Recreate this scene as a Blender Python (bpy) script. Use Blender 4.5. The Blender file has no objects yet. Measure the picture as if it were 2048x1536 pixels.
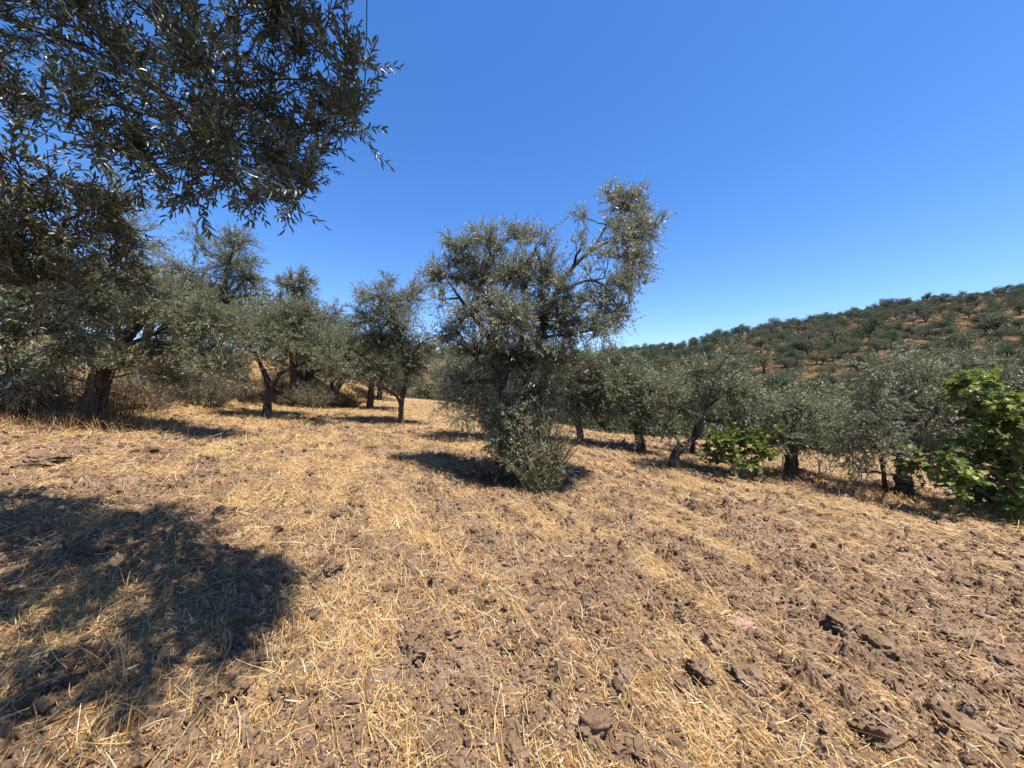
import bpy, math, random
import numpy as np
from mathutils import Vector

# ------------------------------------------------------------------ camera, sky, sun, exposure
SC = bpy.context.scene
COL = SC.collection
F = 770.0 / 2048.0                                   # focal length / image width
CAM_Z = 1.6
PITCH = math.radians(1.64)
cam = bpy.data.cameras.new('camera')
cam.sensor_width = 36.0
cam.lens = 36.0 * F
cam.clip_start = 0.05
cam.clip_end = 9000
camo = bpy.data.objects.new('camera', cam)
camo.location = (0, 0, CAM_Z)
camo.rotation_euler = (math.radians(90) + PITCH, 0, 0)
COL.objects.link(camo)
SC.camera = camo

SHIFT = (-0.25, 0.22)                                # shadow travel per metre of height
SUN_EL = math.atan(1.0 / math.hypot(*SHIFT))
SUN_AZ = math.atan2(-SHIFT[0], -SHIFT[1])            # clockwise from +Y
w = bpy.data.worlds.new('World')
SC.world = w
w.use_nodes = True
wn, wl = w.node_tree.nodes, w.node_tree.links
sky = wn.new('ShaderNodeTexSky')
sky.sky_type = 'NISHITA'
sky.sun_disc = False
sky.sun_elevation = SUN_EL
sky.sun_rotation = SUN_AZ
sky.altitude = 300
sky.air_density = 1.0
sky.dust_density = 0.25
sky.ozone_density = 3.0
hs = wn.new('ShaderNodeHueSaturation')
hs.inputs['Hue'].default_value = 0.504
hs.inputs['Saturation'].default_value = 1.28
hs.inputs['Value'].default_value = 1.06
wl.new(sky.outputs[0], hs.inputs['Color'])
bg = wn['Background']
tint = wn.new('ShaderNodeMix'); tint.data_type = 'RGBA'; tint.blend_type = 'MULTIPLY'
tint.inputs[0].default_value = 1.0
tint.inputs[7].default_value = (1.02, 0.96, 1.02, 1)
wl.new(hs.outputs[0], tint.inputs[6])
wl.new(tint.outputs[2], bg.inputs['Color'])
bg.inputs['Strength'].default_value = 0.089

sun = bpy.data.lights.new('sun', 'SUN')
sun.energy = 5.0
sun.angle = math.radians(0.53)
sun.color = (1.0, 0.965, 0.91)
suno = bpy.data.objects.new('sun', sun)
suno.rotation_euler = Vector((SHIFT[0], SHIFT[1], -1.0)).to_track_quat('-Z', 'Y').to_euler()
suno.location = (0, 0, 30)
COL.objects.link(suno)

SC.view_settings.view_transform = 'Standard'
SC.view_settings.look = 'None'
SC.view_settings.exposure = 1.33
SC.view_settings.gamma = 1.0
SC.view_settings.use_curve_mapping = False
SC.cycles.max_bounces = 6
SC.cycles.transparent_max_bounces = 8

rng = np.random.default_rng(7)

# ------------------------------------------------------------------ noise
def _h(ix, iy, seed):
    n = (ix.astype(np.int64) * 374761393 + iy.astype(np.int64) * 668265263 + seed * 974634777) & 0xffffffff
    n = n.astype(np.uint64)
    n = ((n ^ (n >> np.uint64(13))) * np.uint64(1274126177)) & np.uint64(0xffffffff)
    n = ((n ^ (n >> np.uint64(15))) * np.uint64(2246822519)) & np.uint64(0xffffffff)
    n = n ^ (n >> np.uint64(16))
    return n.astype(np.float64) / 4294967296.0

def vnoise(x, y, seed=0):
    ix, iy = np.floor(x), np.floor(y)
    fx, fy = x - ix, y - iy
    fx = fx * fx * (3 - 2 * fx); fy = fy * fy * (3 - 2 * fy)
    a = _h(ix, iy, seed); b = _h(ix + 1, iy, seed)
    c = _h(ix, iy + 1, seed); d = _h(ix + 1, iy + 1, seed)
    return (a * (1 - fx) + b * fx) * (1 - fy) + (c * (1 - fx) + d * fx) * fy - 0.5

def fbm(x, y, seed=0, octs=4, gain=0.5):
    s = np.zeros_like(x); a = 1.0
    for o in range(octs):
        s += a * vnoise(x, y, seed + o * 17)
        x = x * 2.03 + 5.1; y = y * 2.03 - 3.7; a *= gain
    return s

def worley(x, y, seed=0):
    ix, iy = np.floor(x), np.floor(y)
    f1 = np.full(x.shape, 9.0); f2 = np.full(x.shape, 9.0); cid = np.zeros(x.shape)
    for dx in (-1, 0, 1):
        for dy in (-1, 0, 1):
            cx, cy = ix + dx, iy + dy
            px = cx + _h(cx, cy, seed); py = cy + _h(cx, cy, seed + 1)
            d = np.hypot(px - x, py - y)
            idv = _h(cx, cy, seed + 2)
            near = d < f1
            f2 = np.where(near, f1, np.minimum(f2, d))
            cid = np.where(near, idv, cid)
            f1 = np.where(near, d, f1)
    return f1, f2, cid

def sstep(a, b, x):
    t = np.clip((x - a) / (b - a), 0, 1)
    return t * t * (3 - 2 * t)

# ------------------------------------------------------------------ lie of the land
RIDGE_T = np.array([-3.0, -1.33, -0.6, -0.18, 0.22, 0.45, 0.66, 1.0, 1.33, 3.0])
RIDGE_E = np.array([0.10, 0.10, 0.11, 0.115, 0.098, 0.128, 0.172, 0.236, 0.276, 0.285])
def H(x, y):
    x = np.asarray(x, float); y = np.asarray(y, float)
    z = -0.085 * 40 * np.tanh(x / 40) + 0.025 * 60 * np.tanh(y / 60)
    z = z + 0.05 * vnoise(x * 0.35, y * 0.35, 3) + 0.07 * vnoise(x * 0.13, y * 0.13, 4)
    edge = -9.4 + 1.0 * np.clip((y - 12) / 8, 0, 1) + 0.9 * vnoise(y * 0.3, x * 0.05, 5)
    bank = sstep(0, 4.5, edge - x)
    z = z + bank * (1.9 + 0.5 * vnoise(x * 0.5, y * 0.5, 8)) * sstep(2, 7, y)
    t = np.clip(x / np.maximum(y, 5.0), -3, 3)
    y1 = 14 + 16 * (1 - sstep(-0.25, 0.25, t))
    wv = sstep(0, 22, y - y1)
    e = np.interp(t, RIDGE_T, RIDGE_E)
    zr = 1.6 + e * 165
    s = (y - 34) / 131.0
    base = -4.5
    up = base + (zr - base) * np.clip(s, 0, 1) ** 1.02
    back = zr * np.exp(-np.maximum(y - 165, 0) / 350.0)
    zh = np.where(y < 165, up, back)
    zh = zh + sstep(40, 80, y) * (1.3 * vnoise(x * 0.04, y * 0.04, 21) + 0.5 * vnoise(x * 0.11, y * 0.11, 22))
    return z * (1 - wv) + zh * wv

ROW = np.array([0.38, -0.925])                       # the way the disc harrow went
def straw_mask(x, y):
    v = x * 0.925 + y * 0.38
    u = x * 0.38 - y * 0.925
    wob = fbm(x * 0.5, y * 0.5, 31, 3)
    rows = 0.5 + 0.5 * np.sin(2 * np.pi * (v / 0.62 + 0.75 * wob))
    big = fbm(x * 0.28 + 9, y * 0.28, 41, 3)
    med = fbm(x * 2.3, y * 2.3, 45, 3)
    fine = fbm(u * 1.5, v * 5.5, 51, 3)
    right = sstep(-0.8, 1.5, x - 0.1 * y)
    m = 0.36 + 0.40 * big + 0.70 * fine + 0.55 * med + (rows - 0.5) * (0.06 + 0.36 * right)
    m = m + 0.26 * sstep(4.0, 9, y) + 0.10 * (1 - sstep(-2.2, -0.8, x)) - 0.13 * (1 - sstep(3.0, 4.6, y)) * sstep(-0.9, 0.2, x)
    return np.clip(m, 0, 1)

def relief(x, y):
    r = np.hypot(x, y)
    wx = x + 0.05 * vnoise(x * 9, y * 9, 61) + 0.02 * vnoise(x * 27, y * 27, 63)
    wy = y + 0.05 * vnoise(x * 9, y * 9, 62) + 0.02 * vnoise(x * 27, y * 27, 64)
    soil = 1 - straw_mask(x, y)
    z = 0.05 * fbm(x * 1.3, y * 1.3, 71, 3)
    v = wx * 0.925 + wy * 0.38; u = wx * 0.38 - wy * 0.925
    rough = fbm(x * 34, y * 34, 111, 3, 0.65)
    for sc, amp, keep, sd in ((0.24, 0.060, 0.14, 81), (0.11, 0.034, 0.34, 91), (0.052, 0.018, 0.52, 101), (0.024, 0.009, 0.7, 121)):
        qx = v / sc + 0.8 * fbm(v * 2.1 / sc, u * 2.1 / sc, sd + 7, 3, 0.6); qy = u / (sc * 1.15) + 0.8 * fbm(v * 2.1 / sc, u * 2.1 / sc, sd + 8, 3, 0.6)
        f1, f2, c = worley(qx, qy, sd)
        on = np.clip((keep - c) / keep, 0, 1) ** 0.5
        dome = np.clip((f2 - f1) * 2.2, 0, 1) ** 0.6 * np.clip(1.2 - 1.25 * f1, 0, 1) ** 0.8
        z = z + amp * on * dome * (0.15 + 1.2 * soil) * (1 + 0.8 * rough)
    z = z + (0.003 + 0.010 * soil) * rough + (0.002 + 0.004 * soil) * fbm(x * 75, y * 75, 119, 2, 0.7) + 0.025 * soil * np.abs(fbm(x * 11, y * 11, 117, 3, 0.6))
    return z * (1 - 0.7 * sstep(12, 26, r))

def ground(x, y):
    x = np.atleast_1d(np.asarray(x, float)); y = np.atleast_1d(np.asarray(y, float))
    return H(x, y) + np.where(np.hypot(x, y) < 26, relief(x, y), 0)

# a photograph position (2048 x 1536 grid) as a direction, a point at a given distance, or a spot on the ground
def ray(px, py):
    a = (px - 1024) / 770.0; b = (768 - py) / 770.0
    c, s = math.cos(PITCH), math.sin(PITCH)
    return np.array([a, c - b * s, s + b * c])
def at(px, py, depth):
    d = ray(px, py)
    return np.array([0, 0, CAM_Z]) + d * (depth / d[1])
def spot(px, py, dmax=400):
    d = ray(px, py); d = d / d[1]
    ds = np.concatenate([np.arange(1.2, 40, 0.02), np.arange(40, dmax, 0.2)])
    g = H(d[0] * ds, ds) - (CAM_Z + d[2] * ds)
    k = np.argmax(g > 0) if (g > 0).any() else len(ds) - 1
    return np.array([d[0] * ds[k], ds[k], float(H(d[0] * ds[k], ds[k]))])

# ------------------------------------------------------------------ mesh helpers
def mesh_obj(name, V, faces, mats, parent=None, midx=None, smooth=False, attrs=None):
    """faces: list of (n, k) index arrays"""
    me = bpy.data.meshes.new(name)
    V = np.asarray(V, np.float32)
    faces = [np.asarray(f, np.int32) for f in faces if len(f)]
    me.vertices.add(len(V)); me.vertices.foreach_set('co', V.ravel())
    nl = sum(f.size for f in faces); nf = sum(len(f) for f in faces)
    me.loops.add(nl); me.loops.foreach_set('vertex_index', np.concatenate([f.ravel() for f in faces]))
    me.polygons.add(nf)
    tot = np.concatenate([np.full(len(f), f.shape[1], np.int32) for f in faces])
    st = np.concatenate([[0], np.cumsum(tot)[:-1]]).astype(np.int32)
    me.polygons.foreach_set('loop_start', st)
    if midx is not None:
        me.polygons.foreach_set('material_index', np.concatenate([np.full(len(f), m, np.int32) for f, m in zip(faces, midx)]))
    me.polygons.foreach_set('use_smooth', np.full(nf, bool(smooth)))
    for m in (mats if isinstance(mats, (list, tuple)) else [mats]):
        me.materials.append(m)
    if attrs:
        for k, a in attrs.items():
            at_ = me.attributes.new(k, 'FLOAT', 'POINT')
            at_.data.foreach_set('value', np.asarray(a, np.float32))
    me.update(calc_edges=True)
    o = bpy.data.objects.new(name, me)
    COL.objects.link(o)
    if parent is not None:
        o.parent = parent
        o.matrix_parent_inverse = parent.matrix_world.inverted() if False else Vector((0, 0, 0)).to_track_quat('Z', 'Y').to_matrix().to_4x4() if False else o.matrix_parent_inverse
    return o

def tag(o, label=None, cat=None, group=None, kind=None):
    if label: o['label'] = label
    if cat: o['category'] = cat
    if group: o['group'] = group
    if kind: o['kind'] = kind
    return o

def empty(name, loc, label, cat, group=None):
    o = bpy.data.objects.new(name, None)
    o.location = tuple(float(v) for v in loc)
    o.empty_display_size = 0.3
    COL.objects.link(o)
    return tag(o, label, cat, group)

class MB:
    """collects geometry; positions are stored relative to `org`"""
    def __init__(s, org=(0, 0, 0)):
        s.org = np.asarray(org, float); s.V = []; s.F = {}; s.n = 0
    def add(s, V, F, m=0):
        V = np.asarray(V, float)
        s.V.append(V - s.org)
        for f in F:
            f = np.asarray(f, np.int64)
            if len(f): s.F.setdefault((m, f.shape[1]), []).append(f + s.n)
        s.n += len(V)
    def build(s, name, mats, parent=None, smooth=False):
        ks = sorted(s.F)
        return mesh_obj(name, np.concatenate(s.V), [np.concatenate(s.F[k]) for k in ks], mats, parent, [k[0] for k in ks], smooth)

def nrm(v):
    return v / np.maximum(np.linalg.norm(v, axis=-1, keepdims=True), 1e-9)

def tubes(mb, P, R, sides=5, m=0, rough=0.0, r=None):
    """P (n, k, 3) polylines with radii R (n, k)"""
    P = np.asarray(P, float); R = np.asarray(R, float)
    if P.ndim == 2: P = P[None]; R = R[None]
    n, k, _ = P.shape
    T = np.gradient(P, axis=1); T = nrm(T)
    ref = np.where(np.abs(T[:, :1, 2:3]) > 0.9, np.array([[[1., 0, 0]]]), np.array([[[0, 0, 1.]]]))
    A = nrm(np.cross(T, np.broadcast_to(ref, T.shape))); B = np.cross(T, A)
    ang = np.arange(sides) * 2 * np.pi / sides
    rr = R[:, :, None] * np.ones(sides)
    if rough and r is not None:
        lob = 1 + rough * (0.6 * np.sin(ang * 3 + r.uniform(0, 6)) + 0.4 * np.sin(ang * 5 + r.uniform(0, 6)))[None, None]
        rr = rr * lob * (1 + rough * 0.22 * r.standard_normal((n, k, sides)))
    V = P[:, :, None] + A[:, :, None] * (np.cos(ang)[None, None, :, None] * rr[..., None]) + B[:, :, None] * (np.sin(ang)[None, None, :, None] * rr[..., None])
    idx = np.arange(n * k * sides).reshape(n, k, sides)
    a = idx[:, :-1]; b = idx[:, 1:]
    q = np.stack([a, np.roll(a, -1, 2), np.roll(b, -1, 2), b], -1).reshape(-1, 4)
    F = [q]
    if sides >= 4:
        F.append(idx[:, -1, ::1].reshape(-1, sides))
    mb.add(V.reshape(-1, 3), F, m)

def spline(pts, n):
    """smooth curve through points (Catmull-Rom), rows may carry extra columns (radius)"""
    p = np.asarray(pts, float)
    p = np.vstack([2 * p[0] - p[1], p, 2 * p[-1] - p[-2]])
    out = []
    segs = len(p) - 3
    for i in range(segs):
        t = np.linspace(0, 1, n, endpoint=(i == segs - 1))[:, None]
        a, b, c, d = p[i], p[i + 1], p[i + 2], p[i + 3]
        out.append(0.5 * ((2 * b) + (c - a) * t + (2 * a - 5 * b + 4 * c - d) * t ** 2 + (3 * b - a - 3 * c + d) * t ** 3))
    return np.vstack(out)

# leaf outlines: (along, across, lift) plus faces
LANCE = (np.array([[0, 0, 0], [.30, .5, .10], [.30, 0, -.02], [.30, -.5, .10], [.68, .42, .06], [.68, 0, -.05], [.68, -.42, .06], [1, 0, -.16]]),
         [np.array([[0, 1, 2], [0, 2, 3], [4, 7, 5], [5, 7, 6]]), np.array([[2, 1, 4, 5], [3, 2, 5, 6]])])
DIAM = (np.array([[0, 0, 0], [.42, .5, .05], [1, 0, -.10], [.42, -.5, .05]]), [np.array([[0, 3, 2, 1]])])
_fo = [(0, .0), (.04, .30), (.30, .62), (.42, .34), (.68, .56), (.66, .22), (1.0, .0), (.66, -.22), (.68, -.56), (.42, -.34), (.30, -.62), (.04, -.30)]
LOBED = (np.array([[a, b, -.32 * a * a + .32 * abs(b)] for a, b in _fo] + [[.40, 0, -.03]]),
         [np.array([[(i + 1) % 12, i, 12] for i in range(12)])])

def leaves(mb, pos, d, L, W, r, shape, m=0, upbias=0.9, flip=0.15):
    """one leaf per row: base point, direction, length, width"""
    n = len(pos)
    up = np.array([0, 0, upbias]) + r.standard_normal((n, 3)) * 0.55
    side = nrm(np.cross(d, up))
    nor = np.cross(side, d)
    bad = (nor[:, 2] < 0) ^ (r.random(n) < flip)
    side = np.where(bad[:, None], -side, side); nor = np.where(bad[:, None], -nor, nor)
    S, Fs = shape
    k = len(S)
    V = (pos[:, None] + d[:, None] * (S[None, :, 0:1] * L[:, None, None]) + side[:, None] * (S[None, :, 1:2] * W[:, None, None])
         + nor[:, None] * (S[None, :, 2:3] * L[:, None, None]))
    off = (np.arange(n) * k)[:, None, None]
    mb.add(V.reshape(-1, 3), [(f[None] + off).reshape(-1, f.shape[1])[:, ::-1] for f in Fs], m)

def foliage(mb, S, D, L, r, leaf_len, leaf_w, k, shape, twig_r=0.0015, droop=0.15, m_leaf=0, m_twig=1, splay=0.75, sides=3, twigs=True, upbias=0.9):
    """twigs from S along D with length L, k leaves on each"""
    n = len(S)
    sag = np.zeros((n, 3)); sag[:, 2] = -droop * L * r.uniform(0.2, 1.6, n)
    sag += r.standard_normal((n, 3)) * 0.10 * L[:, None]
    if twigs:
        t = np.linspace(0, 1, 4)[None, :, None]
        P = S[:, None] + D[:, None] * L[:, None, None] * t + sag[:, None] * t ** 2
        tubes(mb, P, twig_r * np.linspace(1, .5, 4)[None] * np.ones((n, 1)), sides, m_twig)
    t = (np.linspace(0.08, 1.0, k)[None] + r.uniform(-.03, .03, (n, k)))
    pos = S[:, None] + D[:, None] * (L[:, None] * t)[..., None] + sag[:, None] * (t ** 2)[..., None]
    tan = nrm(D[:, None] * L[:, None, None] + 2 * sag[:, None] * t[..., None])
    ref = nrm(r.standard_normal((n, 1, 3)))
    A = nrm(np.cross(tan, np.broadcast_to(ref, tan.shape))); B = np.cross(tan, A)
    ph = (np.arange(k) * (np.pi * 0.5) + (np.arange(k) % 2) * np.pi)[None] + r.uniform(-.5, .5, (n, k)) + r.uniform(0, 6, (n, 1))
    lat = A * np.cos(ph)[..., None] + B * np.sin(ph)[..., None]
    sp = splay * r.uniform(0.5, 1.3, (n, k))
    sp[:, -1] *= 0.2
    d = nrm(tan + lat * sp[..., None] + r.standard_normal((n, k, 3)) * 0.12)
    d = d.reshape(-1, 3); pos = pos.reshape(-1, 3)
    ll = leaf_len * r.uniform(.6, 1.2, len(pos)); ww = leaf_w * r.uniform(.75, 1.2, len(pos))
    leaves(mb, pos, d, ll, ww, r, shape, m_leaf, upbias)

# ------------------------------------------------------------------ materials
def new_mat(name):
    m = bpy.data.materials.new(name); m.use_nodes = True
    nt = m.node_tree
    return m, nt.nodes, nt.links, nt.nodes['Principled BSDF']

ALB = 0.85                                           # one factor for all surface colours, set against the exposure
def ramp(nodes, stops):
    c = nodes.new('ShaderNodeValToRGB'); e = c.color_ramp.elements
    while len(e) < len(stops): e.new(0.5)
    for el, (p, col) in zip(e, stops):
        el.position = p; el.color = (*[v * ALB for v in col], 1)
    return c

def mix(nodes, links, fac, a, b, blend='MIX'):
    n = nodes.new('ShaderNodeMix'); n.data_type = 'RGBA'; n.blend_type = blend
    for s, v in ((n.inputs[0], fac), (n.inputs[6], a), (n.inputs[7], b)):
        if hasattr(v, 'is_output'): links.new(v, s)
        elif isinstance(v, (int, float)): s.default_value = v
        else: s.default_value = (*v, 1)
    return n.outputs[2]

def leaf_mat(name, cols, under, rough=0.42, trans=0.18, tcol=None, spec=0.45):
    m, N, L, P = new_mat(name)
    g = N.new('ShaderNodeNewGeometry')
    k = len(cols)
    c = ramp(N, [(i / max(1, k - 1), col) for i, col in enumerate(cols)])
    L.new(g.outputs['Random Per Island'], c.inputs[0])
    out = mix(N, L, g.outputs['Backfacing'], c.outputs[0], tuple(v * ALB for v in under))
    L.new(out, P.inputs['Base Color'])
    P.inputs['Roughness'].default_value = rough
    P.inputs['Specular IOR Level'].default_value = spec
    t = N.new('ShaderNodeBsdfTranslucent')
    if tcol: t.inputs[0].default_value = (*tcol, 1)
    else: L.new(c.outputs[0], t.inputs[0])
    ms = N.new('ShaderNodeMixShader'); ms.inputs[0].default_value = trans
    L.new(P.outputs[0], ms.inputs[1]); L.new(t.outputs[0], ms.inputs[2])
    L.new(ms.outputs[0], N['Material Output'].inputs[0])
    return m

def island_mat(name, cols, rough=0.7, spec=0.25):
    m, N, L, P = new_mat(name)
    g = N.new('ShaderNodeNewGeometry')
    c = ramp(N, [(p, col) for p, col in cols])
    L.new(g.outputs['Random Per Island'], c.inputs[0])
    L.new(c.outputs[0], P.inputs['Base Color'])
    P.inputs['Roughness'].default_value = rough
    P.inputs['Specular IOR Level'].default_value = spec
    return m

def bark_mat(name, a, b, scale=9.0):
    m, N, L, P = new_mat(name)
    tc = N.new('ShaderNodeTexCoord'); mp = N.new('ShaderNodeMapping')
    mp.inputs['Scale'].default_value = (1, 1, 0.3)
    L.new(tc.outputs['Object'], mp.inputs[0])
    n1 = N.new('ShaderNodeTexNoise'); n1.inputs['Scale'].default_value = scale; n1.inputs['Detail'].default_value = 6
    n1.inputs['Roughness'].default_value = 0.65
    L.new(mp.outputs[0], n1.inputs['Vector'])
    c = ramp(N, [(0.36, a), (0.66, b)])
    L.new(n1.outputs[0], c.inputs[0]); L.new(c.outputs[0], P.inputs['Base Color'])
    n2 = N.new('ShaderNodeTexNoise'); n2.inputs['Scale'].default_value = scale * 3; n2.inputs['Detail'].default_value = 5
    L.new(mp.outputs[0], n2.inputs['Vector'])
    bp = N.new('ShaderNodeBump'); bp.inputs['Strength'].default_value = 0.9; bp.inputs['Distance'].default_value = 0.03
    L.new(n2.outputs[0], bp.inputs['Height']); L.new(bp.outputs[0], P.inputs['Normal'])
    P.inputs['Roughness'].default_value = 0.9; P.inputs['Specular IOR Level'].default_value = 0.15
    return m

def soil_mat(name, straw=True):
    m, N, L, P = new_mat(name)
    tc = N.new('ShaderNodeTexCoord')
    n1 = N.new('ShaderNodeTexNoise'); n1.inputs['Scale'].default_value = 3.0; n1.inputs['Detail'].default_value = 8; n1.inputs['Roughness'].default_value = 0.7
    L.new(tc.outputs['Object'], n1.inputs['Vector'])
    c = ramp(N, [(0.28, SOIL_D), (0.5, SOIL_M), (0.74, SOIL_L)])
    L.new(n1.outputs[0], c.inputs[0])
    col = c.outputs[0]
    if straw:
        at_ = N.new('ShaderNodeAttribute'); at_.attribute_name = 'straw'
        n3 = N.new('ShaderNodeTexNoise'); n3.inputs['Scale'].default_value = 38.0; n3.inputs['Detail'].default_value = 5; n3.inputs['Roughness'].default_value = 0.75
        L.new(tc.outputs['Object'], n3.inputs['Vector'])
        ad = N.new('ShaderNodeMath'); ad.operation = 'MULTIPLY_ADD'
        L.new(n3.outputs[0], ad.inputs[0]); ad.inputs[1].default_value = 1.2
        L.new(at_.outputs['Fac'], ad.inputs[2])
        mr = N.new('ShaderNodeMapRange'); mr.inputs[1].default_value = 1.05; mr.inputs[2].default_value = 1.6; mr.inputs[4].default_value = 0.7
        L.new(ad.outputs[0], mr.inputs[0])
        n4 = N.new('ShaderNodeTexNoise'); n4.inputs['Scale'].default_value = 90.0; n4.inputs['Detail'].default_value = 3
        L.new(tc.outputs['Object'], n4.inputs['Vector'])
        sc = ramp(N, [(0.3, (0.20, 0.11, 0.04)), (0.55, (0.36, 0.23, 0.095)), (0.75, (0.47, 0.34, 0.16))])
        L.new(n4.outputs[0], sc.inputs[0])
        col = mix(N, L, mr.outputs[0], col, sc.outputs[0])
    L.new(col, P.inputs['Base Color'])
    n2 = N.new('ShaderNodeTexNoise'); n2.inputs['Scale'].default_value = 60.0; n2.inputs['Detail'].default_value = 8; n2.inputs['Roughness'].default_value = 0.8
    L.new(tc.outputs['Object'], n2.inputs['Vector'])
    bp = N.new('ShaderNodeBump'); bp.inputs['Strength'].default_value = 0.8; bp.inputs['Distance'].default_value = 0.005
    L.new(n2.outputs[0], bp.inputs['Height']); L.new(bp.outputs[0], P.inputs['Normal'])
    P.inputs['Roughness'].default_value = 0.95; P.inputs['Specular IOR Level'].default_value = 0.08
    return m

SOIL_D, SOIL_M, SOIL_L = (0.100, 0.060, 0.035), (0.164, 0.105, 0.064), (0.24, 0.165, 0.110)
M_GROUND = soil_mat('field_soil')
M_CLOD = soil_mat('clod_soil', False)
def hill_mat():
    m, N, L, P = new_mat('hill_earth')
    tc = N.new('ShaderNodeTexCoord')
    n1 = N.new('ShaderNodeTexNoise'); n1.inputs['Scale'].default_value = 0.09; n1.inputs['Detail'].default_value = 7; n1.inputs['Roughness'].default_value = 0.7
    L.new(tc.outputs['Object'], n1.inputs['Vector'])
    c = ramp(N, [(0.30, (0.070, 0.058, 0.030)), (0.44, (0.125, 0.080, 0.044)), (0.56, (0.180, 0.108, 0.058)), (0.70, (0.092, 0.076, 0.038))])
    L.new(n1.outputs[0], c.inputs[0])
    n2 = N.new('ShaderNodeTexNoise'); n2.inputs['Scale'].default_value = 1.2; n2.inputs['Detail'].default_value = 6
    L.new(tc.outputs['Object'], n2.inputs['Vector'])
    c2 = ramp(N, [(0.36, (0.55, 0.5, 0.45)), (0.62, (1.1, 1.08, 1.0))])
    L.new(n2.outputs[0], c2.inputs[0])
    L.new(mix(N, L, 1.0, c.outputs[0], c2.outputs[0], 'MULTIPLY'), P.inputs['Base Color'])
    P.inputs['Roughness'].default_value = 0.95; P.inputs['Specular IOR Level'].default_value = 0.05
    return m
M_HILL = hill_mat()
M_STRAW = island_mat('straw', [(0.0, (0.16, 0.062, 0.019)), (0.2, (0.30, 0.145, 0.040)), (0.45, (0.42, 0.250, 0.084)), (0.80, (0.50, 0.335, 0.135)), (0.90, (0.34, 0.26, 0.16)), (1.0, (0.58, 0.47, 0.29))], 0.55, 0.35)
M_DRY = island_mat('dry_grass', [(0.0, (0.208, 0.096, 0.032)), (0.4, (0.368, 0.204, 0.068)), (0.8, (0.448, 0.280, 0.104)), (1.0, (0.496, 0.368, 0.192))], 0.6, 0.3)
M_BARK = bark_mat('olive_bark', (0.036, 0.028, 0.023), (0.125, 0.098, 0.076), 14)
M_TWIG = bark_mat('olive_twig', (0.075, 0.06, 0.046), (0.17, 0.14, 0.11), 30)
M_PALETWIG = bark_mat('pale_twig', (0.16, 0.14, 0.075), (0.30, 0.26, 0.15), 30)
M_OLIVE = leaf_mat('olive_leaf', [(0.090, 0.100, 0.044), (0.150, 0.158, 0.076), (0.225, 0.222, 0.125)], (0.32, 0.32, 0.22), rough=.5, trans=.26, spec=.32)
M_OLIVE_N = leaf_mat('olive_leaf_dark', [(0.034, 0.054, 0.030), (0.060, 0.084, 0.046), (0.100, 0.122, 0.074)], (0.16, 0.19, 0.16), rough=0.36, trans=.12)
M_OLIVE_S = leaf_mat('olive_leaf_silver', [(0.075, 0.090, 0.055), (0.11, 0.125, 0.080), (0.16, 0.17, 0.12)], (0.26, 0.28, 0.23))
M_OLIVE_C = leaf_mat('olive_leaf_light', [(0.110, 0.122, 0.062), (0.185, 0.194, 0.108), (0.28, 0.275, 0.175)], (0.38, 0.39, 0.30), rough=.45, trans=.28, spec=.38)
M_OLIVE_E = leaf_mat('olive_leaf_tawny', [(0.055, 0.062, 0.024), (0.105, 0.108, 0.044), (0.165, 0.155, 0.075)], (0.25, 0.24, 0.15), rough=.42, trans=.22, spec=.4)
M_OLIVE_D = leaf_mat('olive_leaf_deep', [(0.050, 0.066, 0.025), (0.086, 0.103, 0.041), (0.134, 0.145, 0.070)], (0.18, 0.19, 0.115), rough=.52, trans=.18, spec=.28)
M_FAR = leaf_mat('far_olive_leaf', [(0.060, 0.074, 0.044), (0.092, 0.106, 0.064), (0.13, 0.14, 0.088)], (0.12, 0.13, 0.09), 0.75, 0.15, spec=.15)
M_PINE = leaf_mat('pine_needles', [(0.022, 0.042, 0.014), (0.042, 0.068, 0.022), (0.07, 0.095, 0.03)], (0.04, 0.06, 0.025), 0.6, 0.1)
M_FIG = leaf_mat('fig_leaf', [(0.038, 0.066, 0.014), (0.085, 0.125, 0.020), (0.160, 0.195, 0.032), (0.27, 0.28, 0.055)], (0.11, 0.15, 0.06), 0.5, 0.3, (0.17, 0.22, 0.035), spec=.3)
M_BROOM = leaf_mat('sucker_leaf', [(0.20, 0.20, 0.075), (0.31, 0.295, 0.125), (0.42, 0.36, 0.20)], (0.28, 0.28, 0.16), 0.5, 0.2)
M_DRYBUSH = leaf_mat('dry_shrub_leaf', [(0.16, 0.09, 0.036), (0.25, 0.15, 0.062), (0.34, 0.22, 0.10)], (0.2, 0.13, 0.07), 0.7, 0.15)
M_SCRUB = leaf_mat('scrub_leaf', [(0.07, 0.075, 0.035), (0.12, 0.115, 0.055), (0.19, 0.15, 0.075)], (0.14, 0.13, 0.07), 0.8, 0.1, spec=.1)
M_GREYBUSH = leaf_mat('grey_shrub_leaf', [(0.10, 0.095, 0.05), (0.15, 0.14, 0.075), (0.21, 0.18, 0.10)], (0.18, 0.17, 0.10), 0.6, 0.15)

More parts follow.
